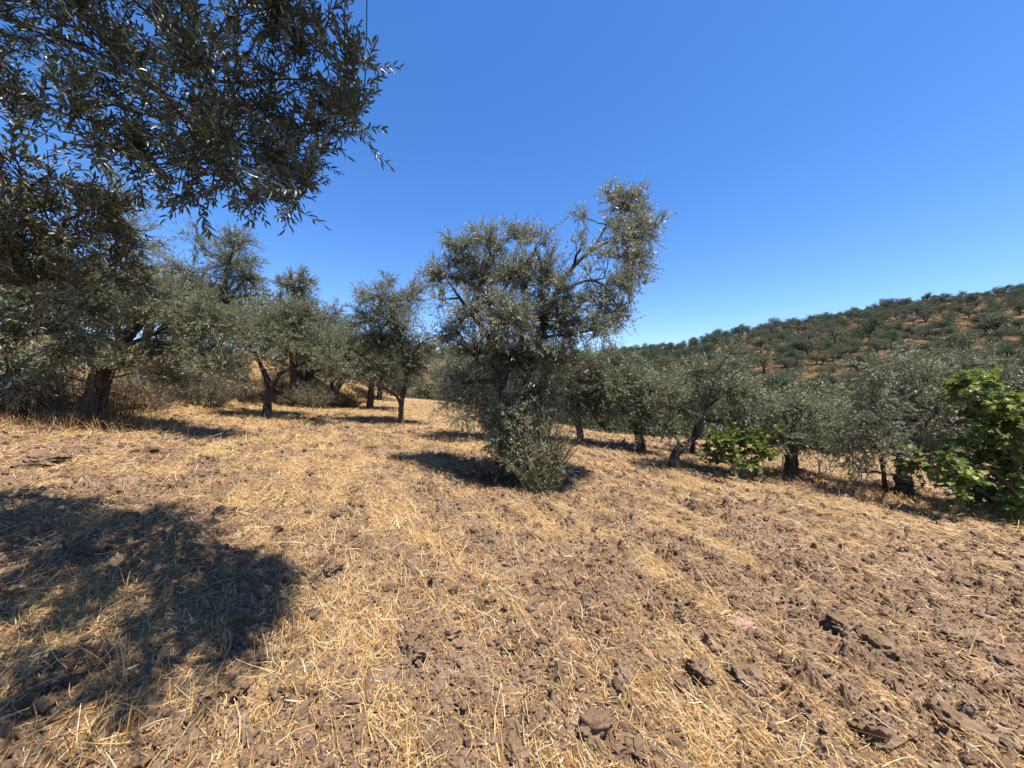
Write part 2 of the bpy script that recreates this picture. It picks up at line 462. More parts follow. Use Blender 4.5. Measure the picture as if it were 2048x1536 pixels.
# ------------------------------------------------------------------ ground and hill (one polar sheet, cut at 45 m)
def build_ground():
    front = np.linspace(-64, 64, 1240)
    back = np.linspace(64, 296, 90)[1:-1]
    ang = np.radians(np.concatenate([front, back]))
    rad = np.concatenate([np.geomspace(0.3, 1.15, 8)[:-1], np.geomspace(1.15, 5, 560)[:-1], np.geomspace(5, 14, 260)[:-1], np.geomspace(14, 45, 130)])
    def sheet(rad, micro):
        A, R = np.meshgrid(ang, rad)
        X = (R * np.sin(A)).ravel(); Y = (R * np.cos(A)).ravel()
        Z = H(X, Y)
        if micro:
            sel = R.ravel() < 26
            zz = np.zeros_like(Z); zz[sel] = relief(X[sel], Y[sel])
            Z = Z + zz
        n, k = len(rad), len(ang)
        i = np.arange(n * k).reshape(n, k)
        a = i[:-1]; b = i[1:]
        q = np.stack([a, b, np.roll(b, -1, 1), np.roll(a, -1, 1)], -1).reshape(-1, 4)
        return X, Y, Z, q, i
    X, Y, Z, q, i = sheet(rad, True)
    q = q[:, ::-1]
    V = np.stack([X, Y, Z], 1)
    V = np.vstack([V, [[0, 0, float(ground(0, 0)[0])]]])
    c = len(V) - 1
    ring = i[0]
    tri = np.stack([np.full(len(ring), c), np.roll(ring, -1), ring], 1)
    st = straw_mask(V[:, 0], V[:, 1])
    d = np.hypot(V[:, 0], V[:, 1])
    st = np.clip(st + 0.25 * sstep(9, 20, d) + 0.3 * sstep(-9, -11, V[:, 0]), 0, 1)
    g = mesh_obj('ground', V, [q, tri], M_GROUND, smooth=True, attrs={'straw': st})
    tag(g, 'harrowed brown field strewn with cut straw under the olive trees', 'ground', kind='structure')
    rad2 = np.concatenate([[45], np.geomspace(45, 260, 150)[1:], np.geomspace(260, 4500, 40)[1:]])
    X, Y, Z, q, i = sheet(rad2, False)
    h = mesh_obj('hill', np.stack([X, Y, Z], 1), [q[:, ::-1]], M_HILL, smooth=True)
    tag(h, 'reddish hillside dotted with olive trees beyond the field', 'hill', kind='structure')
build_ground()

# ------------------------------------------------------------------ clods, straw, stubble
def ico(sub):
    import bmesh
    bm = bmesh.new(); bmesh.ops.create_icosphere(bm, subdivisions=sub, radius=1.0)
    V = np.array([v.co[:] for v in bm.verts]); Fc = np.array([[v.index for v in f.verts] for f in bm.faces]); bm.free()
    return V, Fc
ICO1, ICO3, ICO5 = ico(1), ico(3), ico(5)

def lump(base, r, rough=0.35, sub_noise=1.0, cuts=4):
    V, Fc = base
    k = r.standard_normal((7, 3)); ph = r.uniform(0, 6, 7)
    s = np.ones(len(V))
    for j in range(7):
        f = 1.6 + 0.9 * j
        s += rough / (1 + 0.55 * j) * np.sin(V @ nrm(k[j]) * f * 1.6 + ph[j])
    W = V * s[:, None]
    for _ in range(cuts):                             # a few broken flat faces
        n = nrm(r.standard_normal(3)); d = r.uniform(0.55, 0.85)
        h = W @ n
        W = W - n[None] * (np.maximum(h - d, 0) * 0.85)[:, None]
    if sub_noise and len(V) > 100:
        x, y, z = (W * 2.6).T; sd = int(r.integers(900))
        nz = fbm(x + 1.7 * z, y - 1.3 * z, sd, 6, 0.78) + np.abs(fbm(y * 1.9 + z, z * 1.9 - x, sd + 50, 4, 0.6)) - 0.3
        W = W * (1 + 0.22 * sub_noise * nz)[:, None]
    return W

def fan(n, r0, r1, power, r, half=61):
    """n points in front; density falls with distance as r^-power"""
    u = r.random(n); e = 2 - power
    R = (r0 ** e + u * (r1 ** e - r0 ** e)) ** (1 / e) if abs(e) > 1e-6 else r0 * (r1 / r0) ** u
    A = np.radians(r.uniform(-half, half, n))
    return R * np.sin(A), R * np.cos(A), R

def build_clods():
    r = np.random.default_rng(11)
    x, y, R = fan(190000, 1.1, 15, 1.2, r)
    keep = r.random(len(x)) < (1 - straw_mask(x, y)) ** 1.3 * 1.0
    x, y, R = x[keep][:62000], y[keep][:62000], R[keep][:62000]
    size = np.clip(0.0050 * (1 - r.random(len(x))) ** (-0.42), 0.0045, 0.030) * (1 + 0.05 * R)
    z = ground(x, y)
    mb = MB()
    big = size > 0.0125 * (1 + 0.05 * R)
    for base, pick in ((ICO1, ~big), (ICO3, big)):
        ids = np.nonzero(pick)[0]
        for b in range(12):
            V = lump(base, r, 0.34, 1.0, 0 if base is ICO1 else 2)
            s = ids[b::12]
            n = len(s)
            a = r.uniform(0, 2 * np.pi, n); ca, sa = np.cos(a), np.sin(a)
            ax = size[s] * r.uniform(.8, 1.4, n); ay = size[s] * r.uniform(.8, 1.2, n); az = size[s] * r.uniform(.75, 1.1, n)
            W = np.empty((n, len(V), 3))
            W[..., 0] = (V[None, :, 0] * ca[:, None] - V[None, :, 1] * sa[:, None]) * ax[:, None] + x[s][:, None]
            W[..., 1] = (V[None, :, 0] * sa[:, None] + V[None, :, 1] * ca[:, None]) * ay[:, None] + y[s][:, None]
            W[..., 2] = V[None, :, 2] * az[:, None] + (z[s] + 0.25 * size[s])[:, None]
            mb.add(W.reshape(-1, 3), [(base[1][None] + (np.arange(n) * len(V))[:, None, None]).reshape(-1, 3)])
    o = mb.build('soil_crumbs', M_CLOD, smooth=False)
    tag(o, 'brown crumbs and small clods of dry soil over the harrowed field', 'soil', kind='stuff')
build_clods()

def ribbons(mb, P, Wd, r, m=0):
    """P (n, k, 3) centre lines; flat ribbons of width Wd (n) tapering to the tip"""
    n, k, _ = P.shape
    T = nrm(np.gradient(P, axis=1))
    ref = nrm(r.standard_normal((n, 1, 3)) * 0.5 + np.array([0, -0.35, 0.9]))
    S = nrm(np.cross(T, np.broadcast_to(ref, T.shape)))
    tp = np.linspace(1, 0.45, k)[None, :, None]
    a = P + S * Wd[:, None, None] * 0.5 * tp; b = P - S * Wd[:, None, None] * 0.5 * tp
    V = np.stack([a, b], 2)
    i = np.arange(n * k * 2).reshape(n, k, 2)
    q = np.stack([i[:, :-1, 0], i[:, :-1, 1], i[:, 1:, 1], i[:, 1:, 0]], -1).reshape(-1, 4)
    mb.add(V.reshape(-1, 3), [q], m)

def build_straw():
    r = np.random.default_rng(23)
    mb = MB()
    x, y, R = fan(390000, 1.0, 24, 1.10, r, 62)
    msk = straw_mask(x, y)
    keep = r.random(len(x)) < np.clip(0.36 + 1.25 * (msk - 0.35), 0.20, 1.0) * (0.70 + 0.3 * sstep(3, 6.5, R))
    x, y, R, msk = x[keep], y[keep], R[keep], msk[keep]
    n = len(x)
    z = ground(x, y)
    along = math.atan2(ROW[1], ROW[0])
    az = np.where(r.random(n) < 0.55, along + 0.35 * r.standard_normal(n), r.uniform(0, 2 * np.pi, n))
    az = az + np.pi * (r.random(n) < 0.5)
    L = np.clip(np.exp(r.normal(-2.6, 0.55, n)), 0.02, 0.40) * (1 + 0.03 * R)
    el = np.abs(r.normal(0.05, 0.22, n)) * np.where(r.random(n) < 0.12, 2.4, 1)
    bend = r.normal(0, 0.14, n)
    t = np.linspace(-0.5, 0.5, 4)[None]
    ang = az[:, None] + bend[:, None] * t * 2
    px = x[:, None] + np.cos(ang) * np.cos(el)[:, None] * L[:, None] * t
    py = y[:, None] + np.sin(ang) * np.cos(el)[:, None] * L[:, None] * t
    slope = H(px[:, 3], py[:, 3]) - H(px[:, 0], py[:, 0])
    pz = (z + 0.006 + 0.022 * r.random(n) * (0.4 + msk))[:, None] + np.sin(el)[:, None] * L[:, None] * (t + 0.35) + slope[:, None] * t + r.normal(0, .004, (n, 4))
    wd = 0.0014 + 0.0020 * r.random(n) + 0.005 * (r.random(n) < .06) * r.random(n) + 0.0005 * R
    ribbons(mb, np.stack([px, py, pz], -1), wd, r)
    x, y, R = fan(90000, 1.0, 9, 1.3, r, 62)                 # chaff: short broken bits everywhere
    n = len(x); z = ground(x, y); az = r.uniform(0, 6.28, n); L = r.uniform(.008, .035, n); t = np.linspace(-.5, .5, 2)[None]
    P = np.stack([x[:, None] + np.cos(az)[:, None] * L[:, None] * t, y[:, None] + np.sin(az)[:, None] * L[:, None] * t, (z + .006)[:, None] + r.normal(0, .004, (n, 2))], -1)
    ribbons(mb, P, 0.0018 + 0.003 * r.random(n), r)
    o = mb.build('straw', M_STRAW)
    tag(o, 'golden cut straw lying in rows over the harrowed field', 'straw', kind='stuff')

    # standing stubble: small tufts of upright dry blades
    mb = MB()
    cx, cy, cr = fan(1500, 1.3, 13, 1.2, r, 60)
    spec = [(240, 1370, .24, 16), (575, 1390, .23, 15), (545, 1320, .18, 12), (425, 1390, .12, 9), (330, 1420, .13, 12), (250, 1480, .15, 20),
            (420, 1480, .14, 18), (520, 1500, .12, 16), (150, 1500, .13, 14), (610, 1400, .14, 8), (1090, 1330, .10, 12), (1130, 1400, .10, 10),
            (800, 1130, .10, 14), (870, 1050, .10, 14), (1380, 980, .12, 14), (1450, 1040, .14, 16), (690, 1490, .1, 10)]
    sp = [spot(a, b) for a, b, _, _ in spec]
    cx = np.concatenate([cx, [p[0] for p in sp]]); cy = np.concatenate([cy, [p[1] for p in sp]])
    hh = np.concatenate([r.uniform(.03, .10, 1500), [s[2] for s in spec]])
    nn = np.concatenate([r.integers(3, 9, 1500), [s[3] for s in spec]])
    idx = np.repeat(np.arange(len(cx)), nn)
    n = len(idx)
    x = cx[idx] + r.normal(0, .02, n) * (1 + hh[idx] * 4); y = cy[idx] + r.normal(0, .02, n) * (1 + hh[idx] * 4)
    z = ground(x, y) - 0.01
    lean = r.uniform(0, 2 * np.pi, n); ll = hh[idx] * r.uniform(.5, 1.15, n); ls = np.abs(r.normal(.25, .3, n))
    t = np.linspace(0, 1, 5)[None]
    out = ls[:, None] * ll[:, None] * (0.5 * t + 0.9 * t ** 2)
    P = np.stack([x[:, None] + np.cos(lean)[:, None] * out, y[:, None] + np.sin(lean)[:, None] * out, z[:, None] + ll[:, None] * (t - 0.28 * ls[:, None] * t ** 2)], -1)
    ribbons(mb, P, 0.003 + 0.005 * r.random(n) * np.minimum(1, hh[idx] * 7), r)
    o = mb.build('stubble', M_STRAW)
    tag(o, 'short upright dry stubble left standing in the field', 'stubble', kind='stuff')
build_straw()

def build_dry_grass():
    """tall dry grass on the bank, along the field edge and between the far trunks"""
    r = np.random.default_rng(29)
    mb = MB()
    xs, ys, hs = [], [], []
    n = 26000                                        # bank on the left
    x = r.uniform(-24, -8.3, n); y = r.uniform(6, 30, n)
    dens = sstep(-8.2, -10.2, x + 0.5 * vnoise(y * .6, x * .6, 3)) * np.clip(0.45 + 1.3 * fbm(x * .5, y * .5, 131, 3), 0.04, 1)
    k = r.random(n) < dens
    xs.append(x[k]); ys.append(y[k]); hs.append(0.42 * np.clip(.7 + fbm(x[k] * .4, y[k] * .4, 137, 2), .35, 1.3))
    n = 22000                                        # back of the field
    x, y, R = fan(n, 13, 44, 0.6, r, 58)
    k = (x > -9.5) & (r.random(n) < np.clip(0.35 + 1.4 * fbm(x * .4, y * .4, 139, 3), 0, 1))
    xs.append(x[k]); ys.append(y[k]); hs.append(0.10 + 0.10 * r.random(k.sum()))
    n = 9000                                         # rough edge along the fence on the right
    u = r.random(n); p0, p1 = spot(1490, 945), spot(2040, 1075)
    x = p0[0] + (p1[0] - p0[0]) * u + r.normal(0.6, .7, n); y = p0[1] + (p1[1] - p0[1]) * u + r.normal(0.9, .7, n)
    k = r.random(n) < np.clip(0.45 + 1.2 * fbm(x * .7, y * .7, 141, 2), 0, 1)
    xs.append(x[k]); ys.append(y[k]); hs.append(0.06 + 0.14 * r.random(k.sum()))
    n = 2600                                         # round the left-hand trunk
    c = spot(190, 850)
    a = r.uniform(0, 6.28, n); q = np.abs(r.normal(0, .8, n)) + .2
    xs.append(c[0] + np.cos(a) * q); ys.append(c[1] + np.sin(a) * q * .8); hs.append(0.15 + 0.35 * r.random(n) * np.exp(-q * .5))
    x = np.concatenate(xs); y = np.concatenate(ys); hgt = np.concatenate(hs); n = len(x)
    z = H(x, y) - 0.02
    lean = r.uniform(0, 2 * np.pi, n); ll = hgt * r.uniform(.45, 1.2, n); ls = np.abs(r.normal(.35, .35, n))
    t = np.linspace(0, 1, 4)[None]
    out = ls[:, None] * ll[:, None] * (0.4 * t + 0.9 * t ** 2)
    P = np.stack([x[:, None] + np.cos(lean)[:, None] * out, y[:, None] + np.sin(lean)[:, None] * out, z[:, None] + ll[:, None] * (t - .25 * ls[:, None] * t ** 2)], -1)
    ribbons(mb, P, 0.003 + 0.0008 * np.hypot(x, y), r)
    o = mb.build('dry_grass', M_DRY)
    tag(o, 'tall golden dry grass on the bank and along the field edges', 'grass', kind='stuff')
build_dry_grass()

def stone(name, label, cat, px, py, size, seed, mat=None, flat=0.65, group=None):
    r = np.random.default_rng(seed)
    p = spot(px, py)
    V = lump(ICO5, r, 0.26, 1.3)
    a = r.uniform(0, 6.28); R = np.array([[math.cos(a), -math.sin(a), 0], [math.sin(a), math.cos(a), 0], [0, 0, 1]])
    V = (V * np.array([size * 1.15, size * .9, size * flat])) @ R.T
    o = mesh_obj(name, V, [ICO5[1]], mat or M_CLOD, smooth=True)
    o.location = (p[0], p[1], float(ground(p[0], p[1])[0]) + size * flat * 0.12)
    return tag(o, label, cat, group)

def stone_mat(name, a, b):
    m, N, L, P = new_mat(name)
    tc = N.new('ShaderNodeTexCoord')
    n = N.new('ShaderNodeTexNoise'); n.inputs['Scale'].default_value = 22; n.inputs['Detail'].default_value = 7
    L.new(tc.outputs['Object'], n.inputs['Vector'])
    c = ramp(N, [(0.35, a), (0.65, b)]); L.new(n.outputs[0], c.inputs[0]); L.new(c.outputs[0], P.inputs['Base Color'])
    bp = N.new('ShaderNodeBump'); bp.inputs['Strength'].default_value = .5; bp.inputs['Distance'].default_value = .01
    L.new(n.outputs[0], bp.inputs['Height']); L.new(bp.outputs[0], P.inputs['Normal'])
    P.inputs['Roughness'].default_value = .9; P.inputs['Specular IOR Level'].default_value = .15
    return m
M_STONE = stone_mat('tan_stone', (0.22, 0.135, 0.085), (0.34, 0.22, 0.15))
CL = 'big clods turned up in the field'
stone('stone', 'rounded tan stone lying among the clods of the field', 'stone', 1484, 1262, .075, 1, M_STONE, .7)
stone('soil_clod', 'broad low clod alone on the left of the field before the thick trunk', 'clod', 92, 930, .24, 2, None, .42, CL)
stone('soil_clod', 'tall split clod with a dark hollow under it, right of the tan stone', 'clod', 1742, 1300, .10, 3, None, .95, CL)
stone('soil_clod', 'wide crumbly clod just left of the tall split clod', 'clod', 1682, 1275, .10, 4, None, .6, CL)
stone('soil_clod', 'dark blocky clod touching the tan stone', 'clod', 1515, 1284, .055, 5, None, .8, CL)
stone('soil_clod', 'rough round clod below and left of the tan stone', 'clod', 1397, 1352, .075, 6, None, .8, CL)
stone('soil_clod', 'long clod beside the rough round clod, full of crumbs', 'clod', 1485, 1365, .085, 7, None, .7, CL)
stone('soil_clod', 'large clod at the bottom middle with a deep black hollow', 'clod', 1185, 1478, .07, 8, None, 1.0, CL)
stone('soil_clod', 'big broad clod near the bottom right corner', 'clod', 1895, 1455, .12, 9, None, .6, CL)
stone('soil_clod', 'clod above a black hollow at the bottom right', 'clod', 1755, 1490, .10, 10, None, .75, CL)
stone('soil_clod', 'small clod by the sunlit end of the big tree shadow', 'clod', 660, 1145, .065, 12, None, .8, CL)
stone('soil_clod', 'dark clod standing in straw between the two shadows', 'clod', 455, 1025, .10, 13, None, .7, CL)
stone('soil_clod', 'flat clod at the bottom edge left of the black hollow', 'clod', 1030, 1500, .075, 14, None, .6, CL)
stone('soil_clod', 'dark clod in the straw near the fig tree at the right edge', 'clod', 1968, 1082, .10, 15, None, .7, CL)

# ------------------------------------------------------------------ trees
def limb_path(a, b, r, n=7, bow=0.12, up=0.25):
    L = np.linalg.norm(b - a)
    c = (a + b) / 2 + r.standard_normal(3) * bow * L + np.array([0, 0, up * L * 0.25])
    t = np.linspace(0, 1, n)[:, None]
    p = (1 - t) ** 2 * a + 2 * t * (1 - t) * c + t ** 2 * b
    p[1:-1] += r.standard_normal((n - 2, 3)) * 0.018 * L
    return p

DENS = 1.75
def tree(name, label, base, stems, blobs, seed, leaf=(0.06, 0.014), dens=2600, k=14, nt=7, mats=None, group=None, cat='olive tree',
         spread=0.5, shape=DIAM, twig_len=(0.14, 0.38), upd=0.35, depth=None, bark_r=0.22, limb_r=0.032, wide=1.0, splay=0.75, wood=None,
         droop=0.15, world_blobs=(), upbias=0.9, world_base=None, twig_r=0.0018, extra=None):
    """stems: trunk and limbs as lists of (px, py, radius[, nearer/farther]); blobs: the leafy masses as (px, py, rx, ry[, nearer/farther[, density]])"""
    r = np.random.default_rng(seed)
    g = np.array(world_base, float) if world_base is not None else spot(*base)
    D = depth or g[1]
    root = empty(name, g, label, cat, group)
    sc = D / 770.0
    tb = MB(g); paths = []
    for i, st in enumerate(stems):
        pts = []
        for j, q in enumerate(st):
            dd = q[3] if len(q) > 3 else 0.0
            p = at(q[0], q[1], D + dd)
            if i == 0 and j == 0: p = np.array([g[0], g[1], g[2] - 0.12])
            pts.append([*p, q[2]])
        s = spline(pts, 9)
        s[:, 3] *= .82
        if i == 0 and s[0, 2] < g[2]:
            s[0, 3] *= 1.6; s[1:3, 3] *= 1.22
        s[1:, :3] += r.standard_normal((len(s) - 1, 3)) * 0.045 * s[1:, 3:4]
        tubes(tb, s[:, :3], s[:, 3], 12 if s[0, 3] > .05 else 7, 0, bark_r, r)
        paths.append(s)
    nodes = np.vstack(paths)
    cb = MB(g)
    B = []
    for q in blobs:
        dd = q[4] if len(q) > 4 and q[4] is not None else r.uniform(-spread, spread)
        dn = q[5] if len(q) > 5 else 1.0
        c = at(q[0], q[1], D + dd)
        rx, ry = q[2] * (D + dd) / 770, q[3] * (D + dd) / 770
        B.append((c, np.array([rx, wide * 0.5 * (rx + ry), ry]), dn))
    for q in world_blobs:
        B.append((np.array(q[:3], float), np.array(q[3:6], float), q[6] if len(q) > 6 else 1.0))
    for c, R, dn in B:
        dist = np.linalg.norm(nodes[:, :3] - c, axis=1) + np.maximum(nodes[:, 2] - c[2], 0) * 0.8
        a = nodes[np.argmin(dist)]
        lr = min(a[3] * 0.8, limb_r)
        lp = limb_path(a[:3], c, r)
        rad = np.linspace(lr, max(0.004, lr * 0.35), len(lp))
        tubes(tb, lp, rad, 6, 0)
        area = R[0] * R[2] * np.pi
        ns = max(5, int(DENS * dens * dn * area / (k * nt)))
        u = nrm(r.standard_normal((ns, 3)))
        e = c + u * (r.random((ns, 1)) ** 0.5) * R
        ti = np.clip(r.integers(int(len(lp) * .5), len(lp), ns), 0, len(lp) - 1)
        s0 = lp[ti]
        t = np.linspace(0, 1, 5)[None, :, None]
        mid = (s0 + e) / 2 + r.standard_normal((ns, 3)) * 0.13 * np.linalg.norm(e - s0, axis=1, keepdims=True) + np.array([0, 0, .04])
        P = (1 - t) ** 2 * s0[:, None] + 2 * t * (1 - t) * mid[:, None] + t ** 2 * e[:, None]
        rr = np.linspace(max(.004, lr * .3), .0025, 5)[None] * np.ones((ns, 1))
        tubes(cb, P, rr, 4, 1)
        # twigs
        tt = r.uniform(.25, 1.0, (ns, nt)); tt[:, 0] = 1.0
        x = tt[..., None]
        S = (1 - x) ** 2 * s0[:, None] + 2 * x * (1 - x) * mid[:, None] + x ** 2 * e[:, None]
        sd = nrm(e - s0)[:, None]
        Dv = nrm(sd * .55 + u[:, None] * .45 + np.array([0, 0, upd]) + r.standard_normal((ns, nt, 3)) * .5)
        Lt = r.uniform(twig_len[0], twig_len[1], ns * nt)
        foliage(cb, S.reshape(-1, 3), Dv.reshape(-1, 3), Lt, r, leaf[0], leaf[1], k, shape, twig_r, droop, splay=splay, upbias=upbias)
    if extra: extra(root, tb, cb, g, D, r)
    m = mats or M_OLIVE
    tb.build('trunk', wood or M_BARK, root, smooth=True)
    cb.build('crown', [m, M_TWIG], root, smooth=True)
    return root

def suckers(spec, mat_leaf, name='basal_shoots', leaf=(.05, .012), k=10):
    """thin shoots springing from the base of a trunk: (px offset range, height, count, leafiness)"""
    def f(root, tb, cb, g, D, r):
        mb = MB(g)
        for (dx0, dx1, h, n, leafy) in spec:
            b = np.stack([g[0] + r.uniform(dx0, dx1, n), g[1] + r.uniform(-.35, .25, n), np.zeros(n)], 1)
            b[:, 2] = H(b[:, 0], b[:, 1]) - .02
            hh = h * r.uniform(.5, 1.1, n)
            out = (b[:, :2] - g[:2]) * r.uniform(.15, .6, (n, 1)) + r.normal(0, .10, (n, 2)) * hh[:, None]
            t = np.linspace(0, 1, 6)[None, :, None]
            tip = np.concatenate([out, hh[:, None]], 1)
            P = b[:, None] + tip[:, None] * t + np.concatenate([out * .4, np.zeros((n, 1))], 1)[:, None] * t ** 2 + r.normal(0, .012, (n, 6, 3))
            tubes(mb, P, np.linspace(.006, .002, 6)[None] * r.uniform(.7, 1.4, (n, 1)), 4, 1)
            if leafy > 0:
                m = int(6 * leafy); tt = r.uniform(.15, 1, (n, m))
                i = np.minimum((tt * 5).astype(int), 4); f_ = (tt * 5 - i)[..., None]
                row = np.arange(n)[:, None]
                S = P[row, i] * (1 - f_) + P[row, i + 1] * f_
                Dv = nrm(r.standard_normal((n, m, 3)) * .7 + np.array([0, 0, .55]))
                foliage(mb, S.reshape(-1, 3), Dv.reshape(-1, 3), r.uniform(.08, .28, n * m), r, leaf[0], leaf[1], k, DIAM)
        mb.build(name, [mat_leaf, M_TWIG], root, smooth=True)
    return f

# the tree whose branches hang over the camera: its trunk stands outside the picture
tree('olive_tree', 'olive tree reaching in from the left, its dark branches hanging over the camera', None,
     [[(0, 0, .26), (0, 0, .22), (0, 0, .17)]] if False else [[(-2200, 900, .24), (-1900, 500, .20), (-1150, 120, .14, .5), (-500, -60, .10, .9)],
      [(-500, -60, .085, .9), (-160, -110, .065, .9), (60, -60, .05, 1.0), (160, 25, .042, 1.0), (245, 95, .034, 1.0), (330, 190, .022, 1.0), (420, 290, .012, 1.0)],
      [(160, 25, .028, 1.0), (290, 110, .024, 1.0), (400, 152, .018, 1.0), (470, 165, .014, 1.0), (590, 158, .009, 1.0), (690, 180, .005, 1.0)],
      [(60, -60, .04, 1.0), (280, -130, .028, 1.0), (480, -90, .018, 1.0), (600, -20, .012, 1.0), (645, 60, .006, 1.0)],
      [(-500, -60, .05, .9), (-260, 200, .035, 1.2), (-60, 400, .02, 1.4), (90, 560, .012, 1.5)]],
     [(40, 250, 80, 50), (130, 260, 70, 45), (210, 290, 60, 50), (280, 330, 50, 45), (575, 350, 45, 38), (600, 300, 45, 40), (520, 395, 45, 24, None, .8), (610, 385, 22, 20, None, .7), (60, 60, 120, 110), (180, 60, 90, 90), (280, 70, 80, 80), (60, 190, 100, 90), (230, 170, 80, 70), (330, 190, 90, 80), (410, 150, 60, 60, None, .8),
      (420, 270, 100, 80), (485, 250, 85, 70), (522, 300, 65, 60), (455, 340, 90, 60), (370, 340, 80, 55), (330, 270, 70, 60), (420, 392, 75, 24, None, .8), (562, 360, 35, 28, None, .7),
      (522, 200, 60, 50, None, .8), (592, 180, 55, 55, None, .8), (662, 190, 50, 50, None, .7), (702, 130, 35, 45, None, .7), (707, 250, 32, 40, None, .7), (642, 260, 45, 35, None, .7),
      (612, 90, 45, 60, None, .7), (602, 10, 50, 50, None, .9), (505, 0, 60, 16, None, .3), (552, 8, 30, 18, None, .4), (385, 40, 28, 40, None, .4)],
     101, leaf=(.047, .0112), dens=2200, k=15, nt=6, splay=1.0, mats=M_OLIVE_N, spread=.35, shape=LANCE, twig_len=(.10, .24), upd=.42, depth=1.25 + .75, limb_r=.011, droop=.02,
     world_base=(-4.4, 1.1, float(H(-4.4, 1.1))), twig_r=.0016,
     world_blobs=[(-.62, 1.9, 4.5, .40, .35, .3, .9), (-.7, 1.55, 4.2, .45, .4, .4), (-.85, 1.22, 3.9, .5, .4, .4), (-1.1, .95, 3.8, .5, .45, .4), (-1.5, .9, 3.6, .6, .5, .5), (-1.0, 1.8, 4.6, .5, .5, .5),
                  (-1.7, 2.2, 4.9, .7, .6, .5), (-2.5, 2.3, 4.6, .7, .6, .5), (-2.3, 2.6, 5.3, .8, .6, .6), (-3.2, 2.6, 5.0, .8, .7, .6), (-3.9, 2.2, 4.4, .8, .8, .7), (-3.6, 1.2, 4.0, .9, .8, .7), (-4.6, 2.6, 4.6, .8, .8, .7),
                  (-2.4, .9, 4.2, .8, .7, .6), (-2.0, 1.4, 4.8, .7, .7, .5), (-3.0, .2, 4.4, .9, .8, .7)])

tree('olive_tree', 'sunlit olive foliage along the left edge, below the dark hanging branches', None,
     [[(-900, 900, .16), (-700, 700, .12), (-400, 600, .08), (-150, 540, .05), (20, 500, .03), (120, 470, .015)], [(-400, 600, .05), (-150, 650, .035), (0, 670, .02), (100, 660, .01)], [(-150, 540, .035), (-20, 420, .02), (100, 350, .01)]],
     [(30, 330, 80, 70), (130, 370, 80, 65), (50, 440, 90, 80), (150, 470, 80, 70), (210, 430, 45, 45, None, .8), (220, 550, 55, 45, None, .8), (60, 570, 90, 80), (150, 600, 75, 65), (40, 680, 80, 60), (130, 690, 70, 45), (20, 760, 60, 40, None, .8), (-60, 480, 80, 180), (100, 520, 90, 70)],
     120, leaf=(.060, .0145), dens=2100, k=14, nt=6, mats=M_OLIVE_E, spread=.5, shape=LANCE, twig_len=(.12, .28), upd=.15, depth=3.0, limb_r=.014, droop=.12, splay=.95,
     world_base=(-6.8, 3.0, float(H(-6.8, 3.0))), twig_r=.002)

# thick trunk at the left with a leaning limb
tree('olive_tree', 'thick-trunked old olive on the left, one limb leaning right, dry shoots at its foot', (185, 850),
     [[(185, 850, .30), (190, 800, .23), (205, 745, .20), (235, 700, .15), (265, 660, .12), (300, 625, .08), (330, 585, .05)],
      [(205, 745, .16), (170, 690, .12), (120, 620, .09), (90, 540, .05)], [(240, 697, .06), (280, 680, .05), (310, 668, .04)],
      [(190, 760, .1), (215, 640, .08), (230, 520, .05), (240, 430, .03)]],
     [(330, 600, 80, 60), (400, 640, 80, 60), (330, 690, 80, 60), (420, 710, 70, 55), (470, 650, 50, 60), (370, 760, 70, 35), (250, 730, 70, 50), (150, 700, 90, 60), (60, 740, 80, 50),
      (240, 480, 70, 80), (230, 390, 60, 60, None, .6), (280, 560, 60, 50), (120, 560, 90, 90), (50, 650, 90, 80), (180, 600, 80, 70), (440, 740, 50, 45)],
     102, leaf=(.07, .016), dens=2100, spread=.9, extra=suckers([(-.65, -.25, 1.0, 60, .2), (.1, .6, 1.0, 70, .25), (-.5, .5, .6, 60, 0)], M_DRYBUSH))

tree('olive_tree', 'tall airy olive behind the leaning limb, its crown high against the sky', None,
     [[(430, 800, .2), (440, 700, .14), (445, 600, .09), (460, 520, .05)]],
     [(460, 530, 65, 60), (470, 480, 45, 35), (500, 560, 35, 45), (440, 600, 70, 60), (380, 560, 45, 60, None, .6), (390, 480, 35, 40, None, .5), (500, 650, 60, 50), (360, 640, 60, 60), (330, 540, 35, 50, None, .6), (550, 680, 40, 45)],
     103, leaf=(.085, .02), dens=1500, spread=1.0, world_base=[*at(430, 800, 15)[:2], float(H(*at(430, 800, 15)[:2]))])

tree('olive_tree', 'olive with a forked trunk, bare brown bark and grey limbs, standing left of the middle', (533, 835),
     [[(533, 835, .17), (535, 800, .13), (541, 772, .14)], [(541, 776, .10), (530, 750, .09), (520, 728, .06), (505, 690, .04)], [(541, 776, .10), (560, 748, .08), (580, 738, .06), (620, 720, .04), (650, 690, .03)]],
     [(540, 660, 75, 50), (600, 650, 70, 55), (500, 690, 60, 45), (570, 700, 70, 35), (640, 690, 60, 45), (480, 660, 50, 40), (660, 730, 40, 40), (450, 720, 45, 40), (590, 620, 60, 35), (530, 630, 50, 30)],
     104, leaf=(.08, .018), dens=1900, spread=.9)

